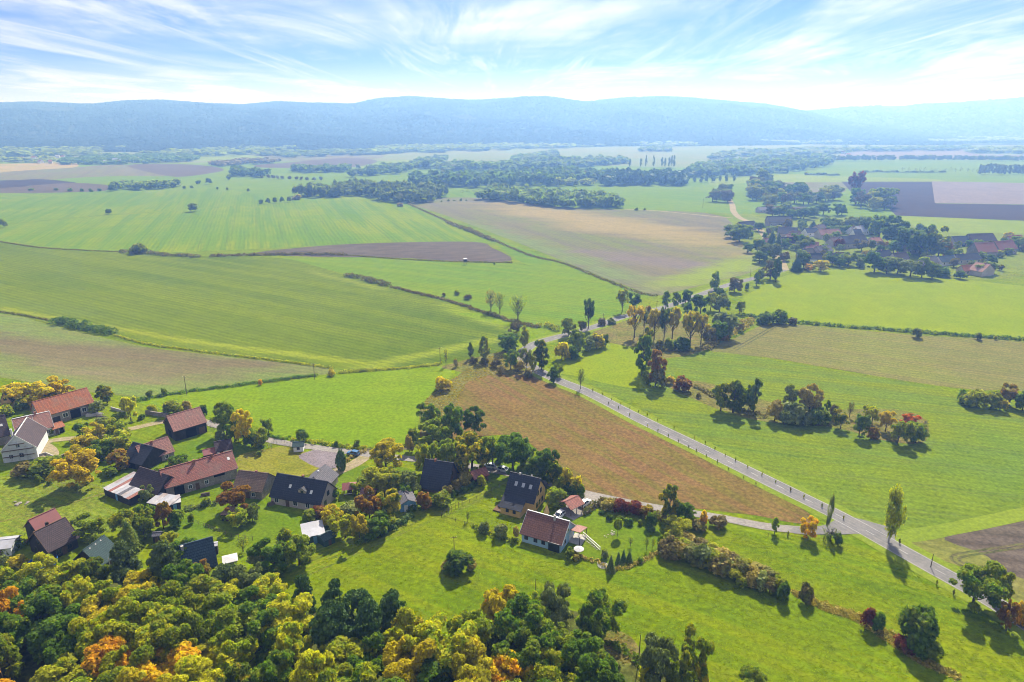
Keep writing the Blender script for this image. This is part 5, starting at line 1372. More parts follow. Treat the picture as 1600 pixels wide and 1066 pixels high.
# ------------------------------------------------------------------ buildings
B = {
    "orange": tile_mat("orange_clay_tiles", (0.435, 0.152, 0.072), (0.348, 0.123, 0.065), moss=(0.246, 0.145, 0.094)),
    "redbrown": tile_mat("red_brown_tiles", (0.348, 0.138, 0.109), (0.275, 0.109, 0.087), moss=(0.217, 0.131, 0.109)),
    "pink": tile_mat("weathered_pink_tiles", (0.377, 0.189, 0.152), (0.304, 0.145, 0.123), moss=(0.232, 0.160, 0.131)),
    "brownred": tile_mat("brown_shingle_tiles", (0.217, 0.102, 0.075), (0.167, 0.080, 0.065), 0.6, 0.42, moss=(0.145, 0.072, 0.061)),
    "slate": tile_mat("black_slate", (0.027, 0.031, 0.045), (0.037, 0.040, 0.055), 0.5, 0.4, moss=(0.020, 0.022, 0.033), rough=0.6),
    "greyroof": tile_mat("grey_slate", (0.152, 0.145, 0.167), (0.123, 0.119, 0.138), moss=(0.102, 0.099, 0.109)),
    "greenroof": tile_mat("teal_green_shingles", (0.048, 0.085, 0.083), (0.037, 0.070, 0.070), moss=(0.037, 0.056, 0.050)),
    "blueroof": tile_mat("blue_grey_shingles", (0.056, 0.094, 0.125), (0.045, 0.075, 0.106), moss=(0.037, 0.056, 0.075)),
    "brown": tile_mat("old_brown_tiles", (0.232, 0.152, 0.109), (0.189, 0.123, 0.087), moss=(0.160, 0.123, 0.087)),
    "red": plain_mat("red_sheet_roof", (0.205, 0.062, 0.058), 0.12, 1.2, 0.5, 0.4),
    "metal": plain_mat("weathered_sheet_metal", (0.46, 0.45, 0.47), 0.3, 0.8, 0.5, 0.5, 0.3, c2=(0.30, 0.24, 0.22)),
    "palesheet": plain_mat("pale_grey_sheet", (0.36, 0.36, 0.40), 0.12, 0.8, 0.5, 0.4),
    "darkpurple": tile_mat("dark_plum_tiles", (0.085, 0.06, 0.065), (0.07, 0.05, 0.055)),
    "white": plain_mat("white_plaster", (0.70, 0.71, 0.74), 0.10, 1.0, 0.9, 0.1, c2=(0.60, 0.61, 0.64)),
    "shadeblue": plain_mat("shade_blue_plaster", (0.36, 0.52, 0.68), 0.10, 1.0, 0.9, 0.1, c2=(0.30, 0.45, 0.62)),  # blue of the skylit shade is put into this wall colour
    "yellow": plain_mat("yellow_plaster", (0.60, 0.40, 0.16), 0.10, 1.0, 0.9, 0.1, c2=(0.54, 0.35, 0.14)),
    "stone": plain_mat("rubble_stone", (0.27, 0.24, 0.22), 0.45, 2.2, 0.95, 0.1, c2=(0.20, 0.17, 0.15), bump=0.6),
    "beige": plain_mat("beige_plaster", (0.46, 0.40, 0.34), 0.12, 1.0, 0.9, 0.1, c2=(0.38, 0.33, 0.29)),
    "pinkwall": plain_mat("pinkish_plaster", (0.44, 0.37, 0.35), 0.12, 1.0, 0.9, 0.1),
    "darkwood": plain_mat("dark_tarred_boards", (0.040, 0.034, 0.030), 0.35, 3.0, 0.85, 0.2, streaks=True),
    "brownwood": plain_mat("brown_boards", (0.13, 0.078, 0.045), 0.3, 3.0, 0.85, 0.2, streaks=True),
    "greenwood": plain_mat("green_painted_boards", (0.045, 0.095, 0.075), 0.25, 3.0, 0.8, 0.2, streaks=True),
    "blueboard": plain_mat("blue_painted_boards", (0.14, 0.30, 0.52), 0.2, 2.0, 0.7, 0.3),
    "frame": plain_mat("white_window_frame", (0.74, 0.74, 0.73), 0.08, 2, 0.6),
    "darkframe": plain_mat("dark_window_frame", (0.09, 0.06, 0.045), 0.15, 2, 0.6),
    "brick": plain_mat("chimney_brick", (0.30, 0.14, 0.10), 0.3, 4, 0.9, 0.1),
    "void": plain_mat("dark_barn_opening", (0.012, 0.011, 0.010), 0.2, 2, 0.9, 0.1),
    "cloth": plain_mat("white_canvas", (0.50, 0.49, 0.50), 0.06, 1, 0.9, 0.1),
    "steel": plain_mat("galvanised_steel", (0.42, 0.43, 0.44), 0.1, 2, 0.45, 0.5, 0.7),
    "conc": plain_mat("concrete", (0.42, 0.40, 0.37), 0.2, 2, 0.9, 0.1),
    "postwood": plain_mat("weathered_post_wood", (0.15, 0.12, 0.095), 0.3, 4, 0.9, 0.1, streaks=True),
}


def glass_mat():
    m, nt, out = new_mat("window_glass")
    N = NT(nt)
    bs = N.n("ShaderNodeBsdfPrincipled", {"Base Color": (0.02, 0.026, 0.034, 1), "Roughness": 0.08, "Specular IOR Level": 0.6})
    nt.links.new(bs.outputs[0], out.inputs["Surface"])
    return m


B["glass"] = glass_mat()


class House:
    def __init__(self, name, label, A, Bp, W, he, hr, wall, roof, ridge="x", oh=0.35, cat="house", group=None, yr=0.5, walls=True, front_drop=0.0, trim=None, hip=False):
        a, b = (G(*A) if not isinstance(A, Vector) else A), (G(*Bp) if not isinstance(Bp, Vector) else Bp)
        d = (b - a)
        if ridge == "y":
            L0 = d.length
            n = Vector((-d.y, d.x, 0)).normalized()
            a, d, W = b, n * W, L0
        self.L, self.W, self.he, self.hr, self.oh, self.yr = d.length, W, he, hr, oh, yr
        self.root = thing(name, label, cat, (a.x, a.y, 0), math.atan2(d.y, d.x), group)
        L = self.L
        ym = W * yr
        self.ym = ym
        if walls:
            w = MB()
            if hip:
                w.box(0, 0, -0.3, L, W, he)
            else:
                w.prism([(0, -0.3), (W, -0.3), (W, he), (ym, hr - 0.02), (0, he)], "x", 0, L)
            self.wall = w.build("wall", B[wall], self.root)
        t = 0.16
        sf, sb = (hr - he) / ym, (hr - he) / (W - ym)
        self.sf, self.sb = sf, sb
        of = oh + front_drop
        r = MB()
        if hip:
            i = min(L / 2 - 0.05, W / 2)
            z0 = he - oh * 0.4
            r.add([(-oh, -oh, z0), (L + oh, -oh, z0), (L + oh, W + oh, z0), (-oh, W + oh, z0), (i, W / 2, hr), (L - i, W / 2, hr)],
                  [(0, 1, 5, 4), (1, 2, 5), (2, 3, 4, 5), (3, 0, 4), (3, 2, 1, 0)])
        else:
            r.prism([(-of, he - of * sf + 0.02), (ym, hr + 0.02), (W + oh, he - oh * sb + 0.02), (W + oh, he - oh * sb + t), (ym, hr + t + 0.03), (-of, he - of * sf + t)], "x", -oh, L + oh)
        self.roof = r.build("roof", B[roof], self.root)
        if not hip:
            MB().bar((-oh, ym, hr + t + 0.03), (L + oh, ym, hr + t + 0.03), 0.28, 0.10).build("ridge_cap", B[trim] if trim else B[roof], self.roof)
            if trim:
                for x in (-oh - 0.04, L + oh + 0.04):
                    m = MB()
                    m.bar((x, -of, he - of * sf + t / 2), (x, ym, hr + t / 2), 0.07, 0.26)
                    m.bar((x, ym, hr + t / 2), (x, W + oh, he - oh * sb + t / 2), 0.07, 0.26)
                    m.build("barge_board", B[trim], self.root)

    def _on(self, side, u, z):
        L, W = self.L, self.W
        return {"f": ((u * L, 0, z), (1, 0, 0), (0, -1, 0)), "b": ((u * L, W, z), (-1, 0, 0), (0, 1, 0)), "l": ((0, W - u * W, z), (0, -1, 0), (-1, 0, 0)), "r": ((L, u * W, z), (0, 1, 0), (1, 0, 0))}[side]

    def _slab(self, c, t, n, w, h, d0, d1):
        c, t, n = Vector(c), Vector(t), Vector(n)
        mb = MB()
        vs = []
        for dd in (d0, d1):
            for sx, z in ((-w / 2, 0), (w / 2, 0), (w / 2, h), (-w / 2, h)):
                vs.append(c + t * sx + n * dd + Vector((0, 0, z)))
        return mb.add(vs, [(0, 1, 2, 3), (7, 6, 5, 4), (0, 4, 5, 1), (1, 5, 6, 2), (2, 6, 7, 3), (3, 7, 4, 0)])

    def window(self, side, u, z, w=1.0, h=1.2, frame="frame"):
        c, t, n = self._on(side, u, z)
        fr = self._slab(c, t, n, w + 0.24, h + 0.24, -0.05, 0.05)
        fr.v = [(v[0], v[1], v[2] - 0.12) for v in fr.v]
        f = fr.build("window", B[frame], self.root)
        cc, tt, nn = Vector(c), Vector(t), Vector(n)
        for s in (-1, 1):
            self._slab(cc + tt * s * w * 0.255, t, n, w * 0.45, h, 0.02, 0.065).build("pane", B["glass"], f)
        return f

    def door(self, side, u, w=1.1, h=2.1, mat="brownwood", z=0.0):
        c, t, n = self._on(side, u, z)
        return self._slab(c, t, n, w, h, -0.05, 0.06).build("door", B[mat], self.root)

    def opening(self, side, u, w=3.0, h=2.8, z=0.0, name="gate_opening"):
        c, t, n = self._on(side, u, z)
        return self._slab(c, t, n, w, h, -0.05, 0.03).build(name, B["void"], self.root)

    def chimney(self, u, v=0.5, h=1.0, s=0.55, mat="brick"):
        x, y = u * self.L, v * self.W
        zr = self.hr - abs(y - self.ym) * self.sf
        c = MB().box(x - s / 2, y - s / 2, zr - 0.5, x + s / 2, y + s / 2, self.hr + h).build("chimney", B[mat], self.roof)
        return c

    def skylight(self, u, v, w=0.8, l=1.1, side="f", mat="frame"):
        """v: share of the way from eave to ridge on that slope"""
        k = self.sf if side == "f" else -self.sb
        y = self.ym * v if side == "f" else self.W - (self.W - self.ym) * v
        x = u * self.L
        z = self.hr - abs(y - self.ym) * abs(k) + 0.17
        co = 1 / math.sqrt(1 + k * k)
        dy = l / 2 * co
        f = MB().bar((x, y - dy, z - dy * k + .03), (x, y + dy, z + dy * k + .03), w, 0.10).build("skylight", B[mat], self.roof)
        return f

    def dormer(self, u, w=2.2, h=1.3, wall="white", roof="slate"):
        x = u * self.L
        y0 = self.ym * 0.32
        zb = self.he + y0 * self.sf
        d = MB().prism([(x - w / 2, zb), (x + w / 2, zb), (x + w / 2, zb + h * .55), (x, zb + h), (x - w / 2, zb + h * .55)], "y", y0, y0 + h / self.sf + 0.3).build("dormer", B[wall], self.roof)
        m = MB()
        m.prism([(x - w / 2 - .2, zb + h * .5 - .05), (x, zb + h + .02), (x + w / 2 + .2, zb + h * .5 - .05), (x + w / 2 + .2, zb + h * .5 + .08), (x, zb + h + .16), (x - w / 2 - .2, zb + h * .5 + .08)], "y", y0 - .25, y0 + h / self.sf + 0.5)
        m.build("dormer_roof", B[roof], self.roof)
        MB().box(x - .45, y0 - .04, zb + .15, x + .45, y0 + .02, zb + h * .55).build("dormer_window", B["glass"], self.roof)

    def posts(self, pts, mat="brownwood", w=0.16, h=None):
        for x, y in pts:
            MB().box(x - w / 2, y - w / 2, -0.2, x + w / 2, y + w / 2, (h or self.he)).build("post", B[mat], self.root)


NEAR = "buildings of the near hamlet"
h = House("barn", "long stone barn with orange tiled roof at the upper left", (67, 668), (149, 644), 9, 4.0, 8.2, "stone", "orange", cat="barn", group=NEAR)
h.window("f", .44, 1.4, 1.5, 1.4); h.window("f", .80, 1.4, 1.3, 1.4); h.opening("f", .63, 3.2, 3.2); h.door("f", .16, 1.2, 2.1); h.door("f", .27, 2.2, 2.4, "darkwood"); h.window("l", .5, 4.6, .8, .8)
h = House("house", "white farmhouse with pinkish tiled roof below the stone barn", (56, 686), (85, 679), 9, 3.0, 6.8, "white", "pink", group=NEAR, trim="frame")
h.window("f", .35, 1.0, 1.0, 1.2); h.window("f", .72, 1.0, 1.0, 1.2); h.window("r", .5, 1.0, .9, 1.1); h.chimney(.3)
h = House("house", "lower white wing with pink roof and two small skylights", (30, 692), (57, 685.5), 8, 3.0, 7.0, "white", "pink", group=NEAR, trim="frame")
h.window("f", .5, 1.0, 1.0, 1.1); h.window("f", .8, 1.0, 1.0, 1.1); h.skylight(.35, .5, .6, .5, mat="pink"); h.skylight(.65, .55, .6, .5, mat="pink")
h = House("barn", "dark plum-roofed barn at the left edge above the scaffolded house", (-22, 702), (18, 692), 9, 3.2, 8.4, "stone", "darkplum" if False else "darkpurple", cat="barn", group=NEAR)
h.skylight(.6, .5, .7, .8); h.skylight(.8, .5, .7, .8); h.chimney(.25)
h = House("shed", "small red-roofed lean-to beside the white farmhouse", (86, 680), (102, 675), 4, 2.2, 3.2, "stone", "orange", cat="shed", group=NEAR)
h.opening("f", .7, 1.2, 1.8); h.door("f", .25, .9, 1.8)
h = House("house", "white gabled house with scaffolding at the left edge", (6, 724), (60, 716), 14, 4.0, 8.6, "white", "darkpurple", ridge="y", group=NEAR, trim="frame")
h.window("l", .55, 1.2, 1.2, 1.3); h.window("l", .5, 4.6, 1.0, 1.2); h.window("l", .25, 1.2, 1.0, 1.2); h.chimney(.35, .75, .4, .5, "white")
scaf_house = h
h = House("house", "yellow-gabled dark house at the upper left edge", (3, 640), (20, 638), 11, 3.0, 6.5, "yellow", "slate", ridge="y", group=NEAR)
h.window("l", .35, 1.0, .8, 1.1, "darkframe"); h.window("l", .65, 1.0, .8, 1.1, "darkframe"); h.window("l", .5, 3.4, .8, .9, "darkframe")
h = House("barn", "black timber barn with pinkish tiled roof", (275, 690), (324, 675), 9, 3.8, 7.6, "darkwood", "pink", cat="barn", group=NEAR)
h.opening("f", .5, 3.4, 3.0); h.door("f", .15, 1.4, 2.2, "darkwood"); h.opening("l", .5, 2.6, 2.6); h.door("f", .85, 2.0, 2.4, "brownwood")
h = House("cottage", "old cottage with pink and moss patched roof", (226, 731), (273, 715), 7.5, 2.3, 5.8, "stone", "pink", cat="cottage", group=NEAR)
h.window("f", .3, .7, .9, 1.0); h.window("f", .75, .7, .9, 1.0); h.door("f", .52); h.chimney(.45, .42, .7)
h = House("barn", "wing with shadow-dark roof joined to the moss patched cottage", (194, 729), (224, 737), 9, 2.4, 6.0, "darkwood", "slate", cat="barn", group=NEAR)  # black slate puts the shadow on this slope into the roof colour
h.opening("f", .5, 2.0, 1.9); h.door("f", .2, 1.0, 1.9)
h = House("farmhouse", "long farmhouse with red-brown roof and two chimneys", (262, 779), (372, 747), 8.5, 3.4, 7.0, "stone", "redbrown", cat="farmhouse", group=NEAR)
h.opening("f", .17, 2.6, 2.8); h.door("f", .42, 1.0, 2.1); h.chimney(.45, .42, .8); h.chimney(.72, .5, .9); h.skylight(.93, .6, .7, .9); h.window("f", .55, 1.1, .9, 1.0); h.window("f", .32, 1.1, .9, 1.0); h.opening("f", .74, 3.0, .9, 2.3, "hay_hatch"); h.window("r", .5, 1.2, 1.0, 1.2)
h = House("barn", "black-roofed barn at the end of the long farmhouse", (203, 772), (246, 786), 9, 2.2, 6.2, "darkwood", "darkpurple", cat="barn", group=NEAR)
h.opening("f", .5, 2.4, 1.9); h.door("f", .15, 1.0, 1.9); h.door("f", .85, 1.0, 1.9)


def lean_to(name, label, A, Bp, W, h0, h1, wall, sheet_mats, group=NEAR, cat="shed", overhang=0.25):
    a, b = G(*A), G(*Bp)
    d = b - a
    L = d.length
    root = thing(name, label, cat, (a.x, a.y, 0), math.atan2(d.y, d.x), group)
    MB().prism([(0, -0.2), (W, -0.2), (W, h1), (0, h0)], "x", 0, L).build("wall", B[wall], root)
    n = max(1, int(L / 1.25))
    s = (h1 - h0) / W
    for i in range(n):
        x0, x1 = -overhang + (L + 2 * overhang) * i / n, -overhang + (L + 2 * overhang) * (i + 1) / n
        z = 0.05 + 0.025 * (i % 2) + rnd.uniform(0, .03)
        e = rnd.uniform(-.15, .2)
        MB().prism([(-overhang + e, h0 - overhang * s + z), (W + overhang, h1 + overhang * s + z), (W + overhang, h1 + overhang * s + z + .05), (-overhang + e, h0 - overhang * s + z + .05)], "x", x0 + .01, x1 + .03).build("roof_sheet", B[sheet_mats[i % len(sheet_mats)]], root)
    MB().add([(L * .45, -0.04, 0), (L * .45 + .9, -0.04, 0), (L * .45 + .9, -0.04, h0 * .9), (L * .45, -0.04, h0 * .9), (L * .45, .03, 0), (L * .45 + .9, .03, 0), (L * .45 + .9, .03, h0 * .9), (L * .45, .03, h0 * .9)],
             [(0, 1, 2, 3), (7, 6, 5, 4), (0, 4, 5, 1), (1, 5, 6, 2), (2, 6, 7, 3), (3, 7, 4, 0)]).build("door", B["blueboard"], root)
    return root


lean_to("shed", "ramshackle shed with patched metal sheet roof beside the black-roofed barn", (164, 774), (204, 791), 9, 2.2, 2.9, "darkwood", ["metal", "palesheet", "redbrown", "metal", "palesheet", "greyroof"])
lean_to("shed", "low shed with bluish sheet roof in front of the black-roofed barn", (232, 796), (264, 802), 4.5, 2.0, 2.4, "darkwood", ["palesheet", "metal", "palesheet"])
lean_to("shed", "small shed with white sheet roof below the farmhouse gate", (262, 800), (283, 795), 3.5, 1.9, 2.3, "darkwood", ["palesheet", "metal"])
h = House("shed", "small grey gabled outbuilding behind the long farmhouse", (340, 716), (364, 711), 5, 2.4, 4.4, "white", "darkpurple", cat="shed", group=NEAR)
h.window("r", .5, .9, .8, .9); h.door("f", .3)
h = House("shed", "tiny red-roofed shed left of the grey outbuilding", (321, 720), (338, 716), 3.5, 1.9, 2.8, "darkwood", "red", cat="shed", group=NEAR)
h.door("f", .5, .9, 1.7)
h = House("house", "slate-roofed house with dormer and pinkish gable", (424, 787), (501, 801), 8.5, 2.5, 7.0, "pinkwall", "slate", group=NEAR)
h.dormer(.60, 2.4, 1.6, "pinkwall", "slate"); h.skylight(.33, .52, .7, 1.0); h.skylight(.77, .42, .7, 1.0); h.window("r", .5, 3.0, 1.0, 1.2, "darkframe"); h.window("r", .3, .9, 1.0, 1.2, "darkframe"); h.window("f", .12, .8, 1.2, 1.2); h.window("f", .5, .8, 1.2, 1.2); h.door("f", .34); h.window("f", .75, .8, 1.2, 1.2); h.chimney(.5, .55, .6, .6)
h = House("annex", "grey-roofed annex behind the slate-roofed house", (474, 768), (512, 772), 7, 2.3, 5.0, "beige", "greyroof", ridge="y", cat="house", group=NEAR)
h.window("l", .5, .9, 1.0, 1.1); h.chimney(.4, .5, .5, .4, "white"); h.door("l", .2)
h = House("house", "low house with rust brown roof left of the slate-roofed house", (366, 776), (410, 781), 8, 2.6, 6.0, "stone", "brown", group=NEAR)
h.window("f", .3, .8, 1.0, 1.1); h.window("f", .7, .8, 1.0, 1.1); h.door("f", .5); h.chimney(.6, .5, .6); h.skylight(.75, .5, 1.0, 1.6, "b", "palesheet")
h = House("pavilion", "open garden pavilion with red pyramid roof", (537, 777), (556, 775), 3.6, 2.4, 3.5, "brownwood", "red", cat="pavilion", group=NEAR, walls=False, hip=True)
h.posts([(.2, .2), (h.L - .2, .2), (h.L - .2, h.W - .2), (.2, h.W - .2)], "brownwood"); MB().box(.1, .1, .75, h.L - .1, .2, .9).build("rail", B["frame"], h.root); MB().box(h.L * .3, h.W * .3, 0, h.L * .7, h.W * .7, .75).build("table", B["brownwood"], h.root)
h = House("shed", "brown-roofed garden shed with a white rooflight", (563, 786), (583, 788), 4.5, 2.1, 3.2, "brownwood", "brownred", cat="shed", group=NEAR)
h.skylight(.6, .5, 1.2, 1.2); h.door("f", .5, .9, 1.8)
h = House("shed", "grey-roofed shed with blue front by the meadow hedge", (626, 801), (651, 796), 6, 2.3, 3.4, "blueboard", "greyroof", ridge="y", cat="shed", group=NEAR)
h.door("l", .35, 1.0, 1.9, "frame"); h.skylight(.7, .5, 1.4, 1.6, "b", "palesheet"); h.window("l", .7, 1.0, .7, .7)
h = House("house", "black steep-roofed house beside the lane", (659, 767), (698, 773), 9, 1.9, 7.6, "brownwood", "slate", group=NEAR, oh=0.6)
h.window("r", .35, 1.0, 1.0, 1.2, "darkframe"); h.window("r", .65, 1.0, 1.0, 1.2, "darkframe"); h.window("r", .5, 3.8, 1.0, 1.1, "darkframe"); h.chimney(.35, .5, .6); h.door("f", .5, 1.0, 1.8)
h = House("shed", "small red-brown roofed shed below the two parked cars", (742, 758), (763, 751), 4, 2.0, 3.3, "brownwood", "redbrown", cat="shed", group=NEAR)
h.door("f", .5, .9, 1.8)
h = House("house", "yellow house with black roof and three skylights", (790, 793), (833, 804), 8.2, 3.9, 8.6, "yellow", "slate", group=NEAR, oh=0.5)
for u in (.26, .52, .78):
    h.skylight(u, .55, .8, 1.2, mat="steel")
for u in (.3, .52, .75):
    h.window("r", u, .9, .9, 1.3, "darkframe")
for u in (.38, .62):
    h.window("r", u, 4.2, .9, 1.2, "darkframe")
h.chimney(.3, .5, .5, .5, "conc"); h.chimney(.7, .55, .4, .4, "conc")
MB().prism([(0.3, -0.2), (-3.2, -0.2), (-3.2, 2.2), (0.3, 3.9)], "x", .0, h.L * .72).build("lean_to_wall", B["yellow"], h.root)
lr = MB().prism([(0.0, 3.95), (-3.6, 2.10), (-3.6, 2.26), (0.0, 4.12)], "x", -.5, h.L * .72 + .4).build("lean_to_roof", B["slate"], h.root)
for u in (.25, .5):
    MB().box(h.L * u - .45, -3.26, .9, h.L * u + .45, -3.17, 2.0).build("window", B["glass"], h.root)
MB().box(-2.4, -3.0, 0, -.1, 1.0, .35).build("deck", B["brownwood"], h.root)
h = House("house", "bungalow with shade-blue walls and brown tiled roof", (815, 846), (876, 864), 8.8, 2.6, 6.3, "shadeblue", "brownred", group=NEAR, oh=0.45, trim="frame")
for u in (.12, .36, .56):
    h.window("f", u, 1.0, .8, 1.0, "darkframe")
MB().box(h.L * .70, -.35, 0, h.L * .97, .05, 2.3).build("glazed_porch", B["glass"], h.root)
MB().box(h.L * .69, -.42, 2.3, h.L * .98, .05, 2.45).build("porch_beam", B["frame"], h.root)
h.window("r", .3, 1.0, 1.0, 1.2); h.window("r", .5, 3.4, .8, .8); h.chimney(.68, .45, 1.0, .5, "conc"); h.window("l", .5, 1.0, 1.0, 1.1)
MB().box(h.L + .05, h.W * .55, -.1, h.L + 3.4, h.W + .6, .18).build("terrace", B["conc"], h.root)
MB().prism([(h.W * .5, 3.9), (h.W + .9, 2.35), (h.W + .9, 2.5), (h.W * .5, 4.05)], "x", h.L + .46, h.L + 3.2).build("veranda_roof", B["pink"], h.root)
for x, y in ((h.L + 3.0, h.W + .6), (h.L + 3.0, h.W * .55), (h.L + 1.2, h.W + .6)):
    MB().box(x - .08, y - .08, .1, x + .08, y + .08, 2.5).build("veranda_post", B["darkframe"], h.root)
h.door("r", .75, 2.4, 2.2, "white")
shade_blue_house = h
h = House("carport", "open carport with red-brown roof beside the white car", (892, 808), (911, 799), 4.8, 2.4, 3.5, "brownwood", "redbrown", cat="carport", group=NEAR, walls=False)
h.posts([(.15, .15), (h.L - .15, .15), (h.L - .15, h.W - .15), (.15, h.W - .15), (h.L / 2, .15), (h.L / 2, h.W - .15)], "brownwood")
for y in (.15, h.W - .15):
    MB().box(-.1, y - .08, 2.22, h.L + .1, y + .08, 2.42).build("beam", B["brownwood"], h.root)
h = House("cottage", "dark timber cottage with brown roof at the lower left", (81, 877), (123, 855), 8.5, 3.0, 6.8, "darkwood", "pink" if False else "darkpurple", cat="cottage", group=NEAR, oh=.5, trim="brownwood")
h.window("f", .3, .9, 1.0, 1.1, "darkframe"); h.window("f", .7, .9, 1.0, 1.1, "darkframe"); h.window("l", .5, 3.4, 1.0, 1.1, "darkframe"); h.window("l", .3, .9, 1.0, 1.2, "darkframe"); h.door("f", .5); h.chimney(.45, .55, .8, .6, "darkwood")
h = House("cottage", "red sheet-roofed wing behind the dark timber cottage", (66, 853), (103, 835), 6.5, 3.4, 6.3, "darkwood", "red", cat="cottage", group=NEAR)
h.window("l", .5, 1.0, .9, 1.0, "darkframe"); h.opening("l", .5, 1.0, .9, 3.4, "gable_hatch")
h = House("cottage", "teal green-roofed cottage at the edge of the wood", (160, 895), (188, 873), 7.5, 2.2, 5.6, "darkwood", "greenroof", cat="cottage", group=NEAR, oh=.5)
for u in (.2, .5, .78):
    h.skylight(u, .88, .3, .3, mat="palesheet")
h.window("l", .5, .9, .9, 1.0, "darkframe"); h.door("f", .5)
MB().box(h.L * .15, -1.6, 0, h.L * .18, -1.5, 3.6).build("flue", B["conc"], h.root)
h = House("cabin", "steep blue-grey roofed cabin among the garden trees", (291, 899), (338, 885), 6.5, .9, 6.0, "darkwood", "blueroof", cat="cabin", group=NEAR, oh=.4)
h.chimney(.03, .42, .2, .6, "conc"); h.window("l", .5, 1.2, 1.0, 1.2, "darkframe"); h.window("r", .5, 1.2, 1.0, 1.2, "darkframe"); h.window("l", .5, 3.6, .7, .8, "darkframe")
h = House("outhouse", "dark outhouse with white flat roof behind the blue-grey cabin", (330, 868), (341, 866), 1.8, 2.3, 2.5, "darkwood", "palesheet", cat="shed", group=NEAR, oh=.15)
h.door("f", .5, .8, 1.8)
h = House("outhouse", "small grey-roofed outhouse between the garden trees", (240, 850), (252, 849), 1.8, 2.1, 2.6, "darkwood", "greyroof", cat="shed", group=NEAR, oh=.15)
h.door("f", .5, .8, 1.8)
h = House("hut", "small brown hut on the lawn below the long farmhouse", (347, 814), (366, 815), 4, 2.1, 3.4, "darkwood", "brown", cat="hut", group=NEAR, hip=True)
h.door("f", .5, .9, 1.8); h.window("r", .5, .9, .6, .6, "darkframe")
lean_to("shed", "shed with pale grey sheet roof at the edge of the meadow", (476, 853), (508, 846), 5.5, 2.2, 2.7, "greenwood", ["palesheet", "palesheet"])
h = House("shed", "green timber shed beside the pale grey-roofed shed", (508, 856), (524, 848), 3.2, 1.9, 2.5, "greenwood", "greenroof", cat="shed", group=NEAR)
h.door("f", .5, .8, 1.7)
h = House("shed", "pale grey-roofed shed at the left edge by the dark hedge", (-26, 873), (19, 868), 5, 2.2, 3.0, "white", "palesheet", cat="shed", group=NEAR)
h.door("f", .6, .9, 1.9)
h = House("kiosk", "small white-fronted hut between lane and hay paddock", (459, 707), (474, 706), 3, 2.0, 2.8, "white", "greenroof", cat="hut", group=NEAR)
h.window("f", .5, .9, .7, .7, "darkframe"); h.door("l", .5, .8, 1.7)
# stone garden wall by the black barn, and the yard walls
def low_wall(px, w, hgt, mat, label):
    L = [G(a, b) for a, b in px]
    root = thing("garden_wall", label, "wall", L[0], 0, "garden walls")
    for i in range(len(L) - 1):
        d = L[i + 1] - L[i]
        n = max(1, int(d.length / 2.4))
        for k in range(n):
            a, b = d * (k / n) + L[i] - L[0], d * ((k + 1) / n) + L[i] - L[0]
            m = MB().bar((*a.xy, hgt / 2 - .1), (*(b - d.normalized() * .04).xy, hgt / 2 - .1), w, hgt * rnd.uniform(.97, 1.03))
            m.build("wall_section", B[mat], root)
    return root


low_wall([(228, 647), (245, 650), (262, 652)], .5, 1.6, "stone", "old stone wall left of the black timber barn")
low_wall([(174, 640), (188, 644), (197, 646)], .4, 1.2, "conc", "pale garden wall near the orange tiled stone barn")
low_wall([(86, 722), (96, 716), (104, 712)], .4, 1.1, "stone", "short yard wall right of the scaffolded house")
low_wall([(52, 716), (72, 710), (90, 718)], .3, .9, "conc", "pale yard wall beside the scaffolded house")

# ------------------------------------------------------------------ the distant village
FARG = "houses of the distant village"


def far_house(A, Bp, W, he, hr, wall, roof, label, ridge="x", cat="house"):
    h = House("village_house" if cat == "house" else "village_barn", label, A, Bp, W, he, hr, wall, roof, ridge, cat=cat, group=FARG)
    n = max(2, int(h.L / 4.5))
    for i in range(n):
        h.window("f", (i + .5) / n, he * .35, 1.2, 1.4)
    if cat == "house":
        h.chimney(.35, .5, .8, .7)
    else:
        h.opening("f", .5, 3.2, min(3.2, he * .8))
    return h


